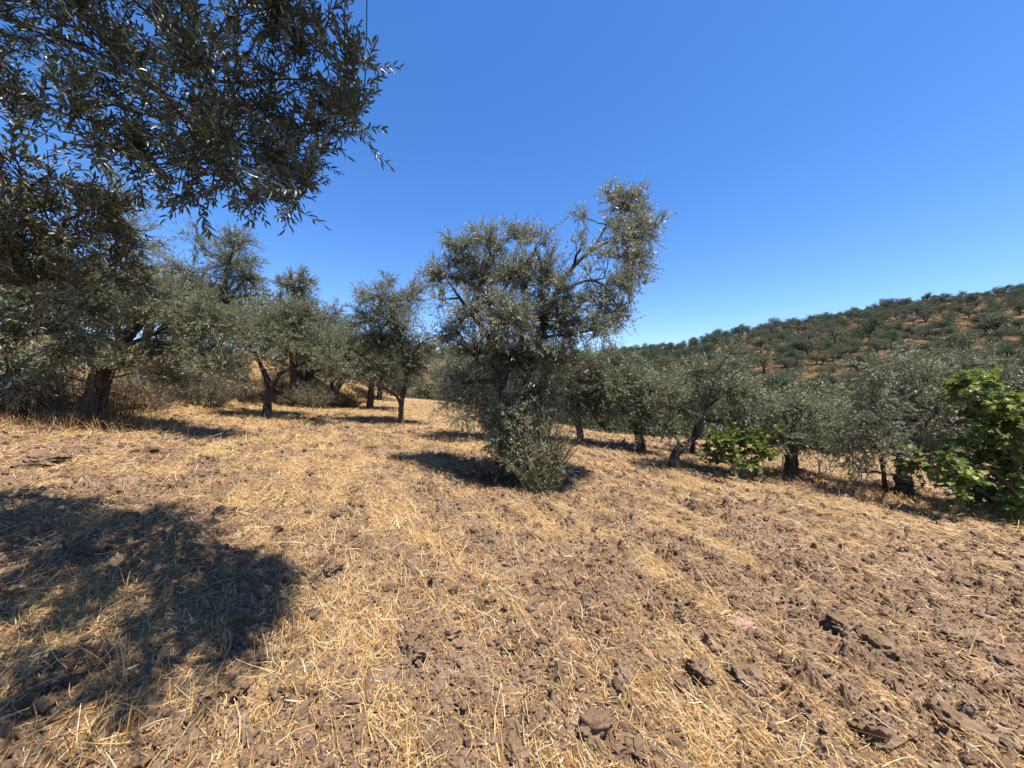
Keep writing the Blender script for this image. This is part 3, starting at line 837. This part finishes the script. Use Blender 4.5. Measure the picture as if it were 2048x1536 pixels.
tree('olive_tree', 'slim upright olive rising behind the forked olive', None,
     [[(590, 790, .16), (585, 700, .1), (583, 640, .07), (590, 580, .04)]],
     [(590, 575, 38, 38), (600, 620, 42, 45), (575, 640, 40, 45), (560, 570, 20, 25, None, .6), (610, 560, 25, 22), (595, 690, 50, 50)],
     105, leaf=(.09, .022), dens=1700, spread=.6, world_base=[*at(590, 790, 16)[:2], float(H(*at(590, 790, 16)[:2]))])
tree('olive_tree', 'pale airy olive right of the slim upright olive', None,
     [[(665, 800, .15), (662, 720, .1), (665, 650, .05)]],
     [(660, 630, 35, 35, None, .7), (680, 620, 22, 32, None, .6), (640, 660, 40, 35, None, .8), (675, 680, 35, 40)],
     106, leaf=(.09, .02), dens=1300, spread=.6, mats=M_OLIVE_S, world_base=[*at(665, 800, 18)[:2], float(H(*at(665, 800, 18)[:2]))])
tree('olive_tree', 'olive with a plain grey trunk, behind and between the two forked ones', (738, 818),
     [[(738, 818, .2), (741, 790, .17), (743, 760, .14), (745, 720, .1)]],
     [(740, 700, 60, 45), (700, 690, 45, 45), (780, 700, 50, 50), (720, 740, 60, 30), (690, 740, 40, 35), (790, 750, 40, 30)],
     107, leaf=(.10, .022), dens=1500, spread=1.0)

tree('olive_tree', 'small olive with a crooked dark trunk left of the central olive', (803, 850),
     [[(803, 850, .11), (802, 822, .09), (806, 790, .08), (812, 760, .07), (815, 720, .05)], [(802, 812, .06), (795, 795, .05), (782, 786, .03), (770, 775, .02)], [(812, 745, .05), (840, 690, .03), (870, 672, .02)], [(812, 745, .05), (790, 680, .035), (775, 600, .02)]],
     [(780, 640, 75, 50), (760, 590, 45, 35), (800, 600, 50, 35), (775, 560, 18, 22, None, .7), (835, 590, 30, 35), (745, 680, 55, 50), (800, 690, 70, 50), (760, 740, 55, 35), (830, 730, 50, 45), (850, 690, 35, 45), (725, 640, 30, 40), (780, 780, 40, 22, None, .5), (720, 590, 22, 25, None, .7)],
     108, leaf=(.075, .018), dens=2000, spread=.8)

tree('olive_tree', 'grey leafy low olive with drooping boughs behind the central olive', None,
     [[(985, 885, .14), (983, 850, .12), (975, 810, .1), (960, 770, .07)]],
     [(930, 760, 65, 55), (960, 810, 60, 50), (900, 800, 40, 45), (890, 740, 40, 40), (985, 760, 50, 60), (920, 840, 40, 30, None, .6)],
     109, leaf=(.08, .018), dens=1700, spread=.8, world_base=spot(985, 882))

# the central olive
tree('olive_tree', 'biggest olive in the middle of the field, a bough stretching out to its upper right', (1022, 965),
     [[(1022, 965, .22), (1015, 900, .17), (1010, 840, .15), (1000, 770, .12), (990, 700, .09), (985, 630, .06), (975, 560, .035)],
      [(1010, 830, .10), (1050, 760, .08), (1080, 670, .065), (1110, 590, .05), (1145, 535, .042), (1185, 500, .035), (1225, 480, .022)],
      [(1110, 590, .035), (1160, 565, .026), (1190, 562, .022), (1220, 585, .015), (1240, 630, .008)], [(1185, 500, .025), (1215, 450, .018), (1245, 420, .01)],
      [(1000, 770, .07), (960, 720, .05), (920, 690, .03)], [(1005, 760, .07), (1040, 690, .05), (1050, 600, .035), (1055, 520, .02)], [(990, 690, .06), (930, 610, .04), (895, 560, .02)]],
     [(900, 555, 50, 40), (930, 500, 50, 40), (980, 480, 50, 32), (1035, 475, 45, 26), (1080, 480, 28, 25, None, .7), (960, 560, 70, 60), (1030, 550, 75, 60), (1090, 560, 55, 55),
      (950, 625, 65, 45), (1020, 640, 80, 60), (1090, 640, 75, 60), (910, 665, 40, 38), (960, 710, 70, 50), (1040, 720, 85, 60), (1110, 720, 70, 55), (930, 770, 55, 45, None, .8), (1010, 800, 75, 50), (1080, 790, 65, 55, None, .9), (1020, 830, 60, 45, -.3), (1060, 845, 50, 40, .2), (985, 850, 40, 40, -.1),
      (1010, 875, 45, 45, -.25, .8), (1045, 890, 45, 45, -.2, .7), (1000, 925, 35, 35, -.2, .5), (1150, 640, 50, 50), (1140, 590, 35, 35, None, .7), (860, 545, 22, 18, None, .6), (880, 600, 25, 25, None, .6),
      (1255, 420, 48, 35, None, 1.3), (1285, 465, 45, 45, None, 1.3), (1240, 470, 40, 35, None, .9), (1270, 530, 48, 40, None, 1.3), (1250, 570, 50, 26, None, 1.2), (1215, 520, 30, 30, None, .5), (1205, 605, 45, 35), (1235, 640, 40, 35), (1190, 660, 45, 35), (1165, 495, 26, 32, None, .5), (1160, 435, 18, 15, None, .6), (1175, 560, 28, 26, None, .5), (1215, 395, 18, 16, None, .7), (1255, 395, 35, 18)],
     110, mats=M_OLIVE_C, leaf=(.060, .0165), dens=4000, spread=.8, splay=.9, limb_r=.03, twig_len=(.12, .32))

def bush(name, label, px, py, spread_m, h, n, seed, mat, leaf=(.05, .012), leafy=1.2, k=9, group=None, cat='shrub', depth=None, fan_out=1.0, upd=.5):
    r = np.random.default_rng(seed)
    g = spot(px, py) if depth is None else np.array([*at(px, py, depth)[:2], float(H(*at(px, py, depth)[:2]))])
    root = empty(name, g, label, cat, group)
    sb = MB(g); mb = MB(g)
    a = r.uniform(0, 2 * np.pi, n); q = spread_m * np.sqrt(r.random(n))
    b = np.stack([g[0] + np.cos(a) * q * .45, g[1] + np.sin(a) * q * .45, np.zeros(n)], 1); b[:, 2] = H(b[:, 0], b[:, 1]) - .03
    prof = 1 - .45 * (q / spread_m) ** 2
    hh = h * prof * r.uniform(.55, 1.08, n)
    out = np.stack([np.cos(a) * q * .6 * fan_out, np.sin(a) * q * .6 * fan_out], 1) + r.normal(0, .06, (n, 2)) * h
    t = np.linspace(0, 1, 6)[None, :, None]
    tip = np.concatenate([out, hh[:, None]], 1)
    P = b[:, None] + tip[:, None] * t + np.concatenate([out * .35, -.12 * hh[:, None]], 1)[:, None] * t ** 2 + r.normal(0, .012, (n, 6, 3)) * np.array([1, 1, .5])
    tubes(sb, P, np.linspace(.008, .002, 6)[None] * r.uniform(.6, 1.4, (n, 1)), 4, 0)
    m = max(2, int(6 * leafy)); tt = r.uniform(.12, 1, (n, m))
    i = np.minimum((tt * 5).astype(int), 4); f_ = (tt * 5 - i)[..., None]; row = np.arange(n)[:, None]
    S = P[row, i] * (1 - f_) + P[row, i + 1] * f_
    Dv = nrm(r.standard_normal((n, m, 3)) * .7 + np.array([0, 0, upd]))
    foliage(mb, S.reshape(-1, 3), Dv.reshape(-1, 3), r.uniform(.1, .3, n * m) * min(1.0, .5 + h * .5), r, leaf[0], leaf[1], k, DIAM)
    sb.build('stems', M_PALETWIG if mat is M_BROOM else M_TWIG, root, smooth=True)
    mb.build('foliage', [mat, M_PALETWIG if mat is M_BROOM else M_TWIG], root)
    return root

bush('broom_shrub', 'pale green twiggy shrub growing at the foot of the central olive', 1078, 980, .52, 1.7, 230, 201, M_BROOM, (.034, .009), 1.1, 8, fan_out=.9)
bush('dry_shrub', 'brown withered shrub at the left side of the foot of the central olive', 985, 960, .5, .55, 80, 202, M_DRYBUSH, (.03, .007), .8, 8)
bush('dry_shrub', 'reddish brown withered shrub by the plain grey trunk', 690, 815, .9, 1.2, 150, 203, M_DRYBUSH, (.05, .014), 1.2, 9)
bush('grey_shrub', 'grey green rounded shrub left of the reddish brown one', 620, 815, 1.0, 1.3, 170, 204, M_GREYBUSH, (.055, .014), 1.2, 9)
bush('dry_shrub', 'wide brownish shrub on the bank left of the forked olive', 400, 805, 1.1, 1.5, 190, 205, M_GREYBUSH, (.055, .014), 1.3, 9)
bush('dry_shrub', 'dark brown shrub on the bank left of the thick trunk', 60, 820, 1.1, 1.3, 180, 206, M_DRYBUSH, (.05, .013), 1.2, 9)
bush('grey_shrub', 'dark shrub at the left edge under the hanging branches', 15, 800, 1.2, 1.7, 190, 207, M_OLIVE, (.06, .015), 1.4, 10)

for i_, (px_, py_, w_, h_, m_) in enumerate([(300, 800, .9, 1.2, M_GREYBUSH), (255, 815, .8, .9, M_DRYBUSH), (470, 790, 1.0, 1.3, M_DRYBUSH), (560, 782, .9, 1.0, M_GREYBUSH), (345, 775, 1.1, 1.5, M_DRYBUSH), (580, 812, .7, .7, M_DRYBUSH)]):
    bush('bank_shrub', ['grey green shrub just right of the leaning limb, at the foot of the bank', 'low dry shrub right of the thick left trunk', 'brown shrub left of the forked trunk, on the bank', 'grey shrub behind the fork of the forked olive', 'withered brown shrub under the leaning limb, up the bank', 'small dry bush right of the forked trunk'][i_],
         px_, py_, w_, h_, 150, 220 + i_, m_, (.05, .014), 1.2, 9)

# olives to the right of the centre
tree('olive_tree', 'olive behind the central olive on its right, with a short straight trunk', (1162, 892),
     [[(1162, 892, .16), (1160, 868, .12), (1155, 840, .1), (1165, 800, .08)], [(1158, 850, .07), (1120, 800, .05), (1090, 760, .03)], [(1165, 800, .06), (1210, 770, .04), (1250, 755, .02)]],
     [(1140, 760, 75, 50), (1200, 760, 65, 50), (1150, 810, 65, 40), (1090, 790, 45, 45), (1110, 730, 50, 40), (1220, 720, 50, 35), (1200, 810, 45, 35), (1170, 720, 60, 35)],
     111, leaf=(.08, .018), dens=1700, spread=.9)
tree('olive_tree', 'olive with drooping boughs left of the slanting trunk', (1285, 905),
     [[(1285, 905, .18), (1280, 880, .15), (1275, 850, .12), (1285, 800, .08)]],
     [(1280, 790, 60, 50), (1250, 830, 45, 40), (1310, 820, 45, 40), (1270, 750, 60, 40), (1320, 770, 45, 40), (1235, 780, 35, 35), (1290, 860, 45, 22, None, .8)],
     112, leaf=(.08, .018), dens=1700, spread=.8)
tree('olive_tree', 'olive with a dark trunk slanting to the right', (1347, 937),
     [[(1347, 937, .15), (1349, 915, .12), (1360, 897, .12), (1378, 885, .08), (1395, 870, .06), (1400, 850, .05), (1410, 820, .045), (1440, 795, .035), (1480, 780, .02)], [(1360, 897, .06), (1350, 860, .04), (1345, 820, .03)], [(1410, 820, .03), (1425, 770, .025), (1440, 730, .015)]],
     [(1350, 820, 60, 50), (1400, 790, 65, 45), (1460, 790, 60, 45), (1340, 860, 45, 35), (1420, 750, 55, 35), (1450, 715, 38, 28, None, .8), (1510, 800, 50, 45), (1470, 840, 60, 35), (1390, 750, 45, 35), (1540, 830, 35, 45), (1330, 780, 40, 35)],
     113, leaf=(.07, .016), dens=1800, spread=.8)
tree('olive_tree', 'bushy round olive with a stout trunk by the white fence posts', (1580, 957),
     [[(1580, 957, .2), (1582, 930, .16), (1584, 900, .14), (1590, 860, .09)], [(1582, 918, .05), (1560, 905, .04), (1540, 900, .03)]],
     [(1600, 840, 60, 45), (1570, 870, 45, 40), (1630, 870, 55, 45), (1600, 810, 50, 25), (1650, 900, 45, 30), (1590, 900, 50, 22), (1660, 850, 40, 35), (1560, 830, 30, 30), (1640, 820, 35, 25)],
     114, leaf=(.07, .016), dens=2300, spread=.6, upd=.7)
tree('olive_tree', 'straggling olive near the right edge, thick flared trunk and dark angled limb', (1810, 995),
     [[(1810, 995, .24), (1808, 960, .17), (1806, 920, .13), (1815, 880, .10), (1830, 862, .085), (1860, 830, .075), (1890, 805, .055), (1920, 770, .04), (1930, 730, .025)],
      [(1806, 920, .07), (1775, 860, .045), (1748, 800, .035), (1745, 740, .025)], [(1812, 900, .06), (1870, 900, .04), (1900, 870, .03)]],
     [(1760, 740, 60, 35), (1745, 790, 55, 40), (1800, 780, 55, 45), (1700, 840, 55, 45), (1760, 850, 60, 45), (1820, 840, 50, 45), (1730, 900, 60, 40), (1790, 910, 55, 35), (1690, 900, 45, 45), (1900, 750, 60, 40), (1950, 730, 50, 40), (1850, 760, 50, 40),
      (1880, 860, 55, 35, None, .8), (1720, 945, 50, 22, None, .7), (1850, 910, 45, 30), (1690, 780, 35, 30, None, .6), (1990, 770, 40, 45), (1810, 720, 40, 25, None, .6)],
     115, leaf=(.065, .015), dens=1500, spread=.9)
tree('olive_tree', 'young olive with a thin trunk behind the slanting olive, over the green fig bush', (1385, 905),
     [[(1385, 905, .1), (1387, 880, .08), (1395, 840, .06)]], [(1395, 830, 45, 35), (1370, 800, 40, 30), (1430, 820, 40, 35), (1400, 780, 45, 30)],
     116, leaf=(.09, .02), dens=1400, spread=.7)

# figs
def fig(name, label, base, stems, blobs, seed, **kw):
    return tree(name, label, base, stems, blobs, seed, leaf=(.088, .09), dens=kw.pop('dens', 400), k=6, nt=4, mats=M_FIG, cat='fig tree', shape=LOBED, twig_len=(.12, .3), splay=1.1,
                wood=M_TWIG, bark_r=.05, upbias=1.5, twig_r=.004, limb_r=.015, **kw)
fig('fig_tree', 'bright green fig bush between the slanting olive and the bushy olive', (1472, 958),
    [[(1465, 945, .03), (1465, 920, .025), (1460, 890, .02)], [(1465, 935, .02), (1500, 905, .015), (1530, 885, .01)], [(1465, 935, .02), (1430, 905, .015), (1415, 885, .01)]],
    [(1450, 890, 45, 30), (1490, 900, 40, 32), (1460, 925, 45, 22), (1425, 900, 25, 28), (1530, 885, 18, 28, None, .8), (1520, 910, 25, 20)], 301, spread=.4)
fig('fig_tree', 'tall leafy fig tree at the right edge, shading the ground', (2040, 1040),
    [[(2040, 1040, .09), (2035, 980, .07), (2025, 900, .05), (2010, 830, .03)], [(2035, 990, .05), (1980, 940, .035), (1920, 925, .02), (1870, 905, .012)], [(2025, 900, .04), (1980, 810, .02), (1930, 785, .012)]],
    [(1905, 778, 22, 14, None, .8), (1940, 770, 26, 16, None, .7), (1975, 765, 28, 16, None, .7), (1920, 785, 28, 16, None, .8), (1965, 785, 40, 25), (2015, 790, 45, 35), (2000, 850, 50, 40), (2045, 860, 50, 60), (1990, 910, 55, 40), (2040, 950, 60, 60), (1930, 920, 40, 30), (1870, 910, 38, 22, None, .8), (1840, 925, 22, 14, None, .7), (1895, 945, 45, 25), (1960, 965, 55, 35),
     (2010, 1000, 55, 35), (1935, 985, 30, 20, None, .7), (2080, 800, 50, 60), (2100, 920, 60, 80), (2060, 1020, 50, 25)],
    302, spread=.6)

# fence remains and a post
M_WHITE = stone_mat('whitewashed_concrete', (0.55, 0.53, 0.48), (0.75, 0.73, 0.68))
M_POST = bark_mat('red_brown_wood', (0.075, 0.038, 0.022), (0.17, 0.09, 0.055), 14)
def bent_post(name, label, px, py, h, lean, bend, r_, mat, seed, cat='fence post', group=None):
    g = spot(px, py)
    mb = MB(g)
    pts = [[g[0], g[1], g[2] - .15, r_], [g[0] + lean * .5, g[1], g[2] + h * .5, r_], [g[0] + lean, g[1], g[2] + h, r_ * .9], [g[0] + lean + bend, g[1] + .02, g[2] + h * 1.18, r_ * .8]]
    s = spline(pts, 6)
    tubes(mb, s[:, :3], s[:, 3], 8, 0, .05, np.random.default_rng(seed))
    o = mb.build(name, mat, None, smooth=True); o.location = tuple(g)
    return tag(o, label, cat, group)
FP = 'white fence posts along the right side of the field'
bent_post('fence_post', 'white fence post with a hooked top, standing alone in the grass', 1640, 958, .42, -.02, -.07, .020, M_WHITE, 1, group=FP)
bent_post('fence_post', 'white fence post close beside the stout trunk of the bushy olive', 1566, 945, .48, .0, -.06, .020, M_WHITE, 2, group=FP)
bent_post('fence_post', 'short thin white fence post left of the reddish wooden post', 1724, 966, .26, .0, .01, .014, M_WHITE, 3, group=FP)
g = spot(1657, 952)
mb = MB(g)
for s_ in (-1, 1):
    q = spline([[g[0] + s_ * .10, g[1], g[2] - .05, .014], [g[0] + s_ * .06, g[1] + .01, g[2] + .10, .014], [g[0] + s_ * .008, g[1], g[2] + .26, .012]], 6)
    tubes(mb, q[:, :3], q[:, 3], 7, 0)
o = mb.build('fence_brace', M_WHITE, None, smooth=True); o.location = tuple(g)
tag(o, 'pair of white struts leaning together like a tent, beside the hooked post', 'fence brace')
bent_post('wooden_post', 'reddish brown wooden post left of the flared trunk', 1772, 985, .60, -.06, -.01, .04, M_POST, 4, cat='post')

# ------------------------------------------------------------------ olives in the dip between field and hill, and on the hill
def far_tree_meshes(kind, seed, leaf, n, parts):
    r = np.random.default_rng(seed)
    tb, cb = MB(), MB()
    if kind == 'olive':
        top = np.array([r.normal(0, .25), r.normal(0, .25), 1.2])
        s = spline([[0, 0, -.5, .24], [0, 0, .25, .17], [top[0] * .5, top[1] * .5, .8, .14], [*top, .10]], 4)
        tubes(tb, s[:, :3], s[:, 3], 7, 0, .15, r)
        nb = r.integers(7, 11)
        C = []
        for j in range(nb):
            a = j * 2.4 + r.uniform(-.4, .4); q = r.uniform(.3, 1.45)
            C.append([math.cos(a) * q, math.sin(a) * q, r.uniform(1.5, 3.1) - .35 * q, r.uniform(.55, 1.0), r.uniform(.45, .8)])
        for c in C:
            lp = limb_path(s[-1, :3], np.array(c[:3]), r, 5)
            tubes(tb, lp, np.linspace(.07, .02, 5), 5, 0)
    else:
        h = r.uniform(4.0, 5.6)
        s = spline([[0, 0, -.5, .2], [0, 0, h * .3, .17], [r.normal(0, .15), r.normal(0, .15), h * .8, .08]], 4)
        tubes(tb, s[:, :3], s[:, 3], 7, 0, .1, r)
        C = []
        for j in range(12):
            u = (j + .5) / 12; zc = h * (.30 + .62 * u); q = 1.35 * math.sqrt(max(.03, 1 - (1.15 * u - .1) ** 2)) * r.uniform(.5, 1.15)
            a = j * 2.4
            C.append([math.cos(a) * q, math.sin(a) * q, zc, r.uniform(.75, 1.15), r.uniform(.5, .8)])
    per = n // len(C)
    for c in C:
        u = nrm(r.standard_normal((per, 3))); q = r.random((per, 1)) ** .4
        p = np.array(c[:3]) + u * q * np.array([c[3], c[3], c[4]])
        d = nrm(u * .7 + r.standard_normal((per, 3)) * .7 + np.array([0, 0, .2]))
        leaves(cb, p, d, leaf * r.uniform(.6, 1.3, per), leaf * .42 * r.uniform(.7, 1.2, per), r, DIAM)
    return tb, cb

GROUP_DIP = 'olive trees in the dip before the hill'
protos = []
for sd in range(5):
    tb, cb = far_tree_meshes('olive', 400 + sd, .16, 5200, True)
    root = empty('olive_tree', (0, 0, 0), 'grey-green olive in the dip beyond the field, below the red hillside', 'olive tree', GROUP_DIP)
    tb.build('trunk', M_BARK, root, smooth=True); cb.build('crown', [M_OLIVE_D], root)
    protos.append(root)
def copy_tree(o):
    c = o.copy(); COL.objects.link(c)
    for ch in o.children:
        d = ch.copy(); d.parent = c; COL.objects.link(d)
    return c
r_ = np.random.default_rng(55)
dip = [(1215, 20, 1.1), (1265, 27, 1.2), (1305, 19, 1.0), (1350, 25, 1.2), (1395, 18, 1.0), (1430, 30, 1.2), (1480, 22, 1.0), (1530, 17, .95), (1560, 28, 1.1), (1610, 20, .9), (1650, 33, 1.2), (1690, 22, 1.0), (1740, 30, 1.1), (1790, 19, 1.0),
       (1830, 27, 1.15), (1880, 18, 1.1), (1930, 24, 1.2), (1985, 17, 1.1), (2030, 23, 1.2), (2080, 17, 1.1), (1180, 30, 1.1), (1130, 26, 1.1), (1060, 28, 1.1), (960, 32, 1.1), (1500, 36, 1.2), (1380, 38, 1.2), (1720, 40, 1.2), (1860, 38, 1.2), (1990, 36, 1.2),
       (1560, 43, 1.1), (1640, 47, 1.1), (1690, 44, 1.1), (1760, 49, 1.1), (1810, 45, 1.1), (1900, 46, 1.1), (1960, 50, 1.1), (2040, 45, 1.1), (1440, 44, 1.1), (1600, 38, 1.1), (1670, 36, 1.1), (1560, 34, 1.1), (1450, 50, 1.1), (1320, 45, 1.1),
       (860, 40, 1.2), (800, 30, 1.0), (700, 34, 1.2)]
for i, (px, d, s) in enumerate(dip):
    o = protos[i] if i < len(protos) else copy_tree(protos[i % len(protos)])
    p = at(px, 700, d)
    o.location = (p[0], p[1], float(H(p[0], p[1])))
    o.rotation_euler = (0, 0, r_.uniform(0, 6.28)); s *= r_.uniform(.9, 1.15) * (1.22 if px > 1580 else 1.08); o.scale = (s, s, s * r_.uniform(.9, 1.1))

GB = 'olive trees on the bank behind the left row'
for i, (px, d, s) in enumerate([(20, 13.5, 1.0), (110, 15, 1.1), (200, 17, 1.1), (290, 15.5, 1.0), (350, 19, 1.15), (430, 21, 1.1), (505, 19, 1.0), (560, 25, 1.15), (630, 23, 1.0), (690, 27, 1.1), (760, 25, 1.0), (240, 22, 1.3), (120, 21, 1.3), (400, 27, 1.3), (620, 19.5, 1.1), (672, 20, 1.1)]):
    o = copy_tree(protos[i % len(protos)]); p = at(px, 700, d)
    o.location = (p[0], p[1], float(H(p[0], p[1]))); o.rotation_euler = (0, 0, r_.uniform(0, 6.28)); o.scale = (s, s, s * r_.uniform(.95, 1.15))
    o['label'] = 'olive on the dry grass bank behind the row of trunks on the left'; o['group'] = GB

# on the hill: one mesh each, they stand a few pixels tall
def hill_proto(kind, seed, mats, n, leaf):
    tb, cb = far_tree_meshes(kind, seed, leaf, n, False)
    mb = MB()
    off = 0
    for b, mi in ((cb, 0), (tb, 1)):
        V = np.concatenate(b.V)
        mb.V.append(V)
        for (m, kk), fl in b.F.items(): mb.F.setdefault((mi, kk), []).append(np.concatenate(fl) + mb.n)
        mb.n += len(V)
    return mb, mats
M_FAR2 = leaf_mat('far_olive_leaf_green', [(0.045, 0.062, 0.030), (0.072, 0.090, 0.044), (0.11, 0.125, 0.065)], (0.10, 0.12, 0.07), 0.75, 0.15, spec=.15)
OL = [hill_proto('olive', 500 + i, [[M_FAR, M_FAR2, M_OLIVE_D][i % 3], M_BARK], 2500, .19) for i in range(11)]
PI = [hill_proto('pine', 600 + i, [M_PINE, M_BARK], 1700, .28) for i in range(4)]
ol_me, pi_me = [], []
def place(me_list, mbs, i, name, x, y, s, r, label, cat, group):
    j = i % len(mbs)
    if len(me_list) <= j:
        o = mbs[j][0].build(name, mbs[j][1]); me_list.append(o.data)
    else:
        o = bpy.data.objects.new(name, me_list[j]); COL.objects.link(o)
    o.location = (float(x), float(y), float(H(x, y))); o.rotation_euler = (0, 0, r.uniform(0, 6.28)); o.scale = (s * r.uniform(.85, 1.25), s * r.uniform(.85, 1.25), s * r.uniform(.75, 1.1))
    return tag(o, label, cat, group)

def plant_hill():
    r = np.random.default_rng(77)
    pts = []
    yy = 37.0
    while yy < 185:
        xx = -0.45 * yy
        while xx < 1.5 * yy:
            x = xx + r.normal(0, 2.1); y = yy + r.normal(0, 1.9)
            t = x / y
            if r.random() < 0.93 - .35 * (vnoise(np.array([x * .06]), np.array([y * .06]), 9)[0] > .22) and t > -0.3: pts.append((x, y))
            xx += 4.0
        yy += 4.1
    pts = np.array(pts)
    # keep what the slope shows to the camera and in the frame
    t = pts[:, 0] / pts[:, 1]
    ang = (H(pts[:, 0], pts[:, 1]) + 3 - CAM_Z) / pts[:, 1]
    vis = (t < 1.40) & (t > 0.16) & (ang > 0.0)
    pin = (t < .62) & (pts[:, 1] > 95) & (fbm(pts[:, 0] * .03, pts[:, 1] * .03, 151, 2) > -.15 + .55 * np.clip(t - .3, 0, 1))
    order = np.argsort(pts[:, 1])
    olives = [i for i in order if vis[i] and not pin[i]]
    pines = [i for i in order if vis[i] and pin[i]]
    for c, i in enumerate(olives[:295]):
        place(ol_me, OL, c, 'olive_tree', pts[i, 0], pts[i, 1], np.exp(r.normal(-.14, .26)), r, 'small grey-green olive tree dotted on the reddish hillside', 'olive tree', 'olive trees on the hillside')
    for c, i in enumerate(pines[:280]):
        place(pi_me, PI, c, 'pine_tree', pts[i, 0], pts[i, 1], r.uniform(.6, 1.0), r, 'dark green pine on the left part of the hill, near the skyline', 'pine tree', 'pines on the hill')
    rest = [(i, OL[n % 11][0], 0) for n, i in enumerate(olives[295:])] + [(i, PI[n % 4][0], 0) for n, i in enumerate(pines[280:])]
    rest += [(i, OL[i % 11][0], 0) for i in range(len(pts)) if not vis[i] and -0.3 < t[i] < 1.5]
    if rest:
        mb = MB()
        for i, src, _ in rest:
            V = np.concatenate(src.V); a = r.uniform(0, 6.28); s = np.exp(r.normal(-.22, .24))
            W = np.stack([V[:, 0] * math.cos(a) - V[:, 1] * math.sin(a), V[:, 0] * math.sin(a) + V[:, 1] * math.cos(a), V[:, 2]], 1) * s
            W += np.array([pts[i, 0], pts[i, 1], float(H(pts[i, 0], pts[i, 1]))])
            n0 = mb.n; mb.V.append(W); mb.n += len(W)
            for k_, fl in src.F.items(): mb.F.setdefault(k_, []).extend([f + n0 for f in fl])
        o = mb.build('hilltop_trees', [M_FAR, M_BARK])
        tag(o, 'far band of grey-green trees along the top of the hill', 'trees', kind='stuff')
    print('hill', len(olives), len(pines), len(rest))
    # umbrella pine on the skyline
    x, y = at(1547, 640, 150)[:2]
    o = place(pi_me, PI, 1, 'pine_tree', x, y, 1.25, r, 'broad umbrella-shaped pine standing out on the skyline', 'pine tree', None)
    o.scale = (1.6, 1.6, 1.0)
plant_hill()
def hill_scrub():
    r = np.random.default_rng(78)
    n = 5200
    y = r.uniform(38, 180, n); x = y * r.uniform(-.1, 1.45, n)
    k = r.random(n) < np.clip(.45 + 1.4 * fbm(x * .05, y * .05, 161, 3) + .5 * (x / y < .6), 0.05, 1)
    x, y = x[k], y[k]; z = H(x, y); s = r.uniform(.25, .75, len(x))
    per = 60
    u = nrm(r.standard_normal((len(x), per, 3))); u[..., 2] = np.abs(u[..., 2])
    p = np.stack([x, y, z], 1)[:, None] + u * s[:, None, None] * np.array([1.2, 1.2, .8]) * r.random((len(x), per, 1)) ** .4
    mb = MB()
    d = nrm(u + r.standard_normal(u.shape) * .7).reshape(-1, 3)
    leaves(mb, p.reshape(-1, 3), d, r.uniform(.15, .35, len(d)), r.uniform(.06, .14, len(d)), r, DIAM)
    tag(mb.build('scrub', M_SCRUB), 'low greyish scrub scattered between the trees of the hillside', 'scrub', kind='stuff')
hill_scrub()
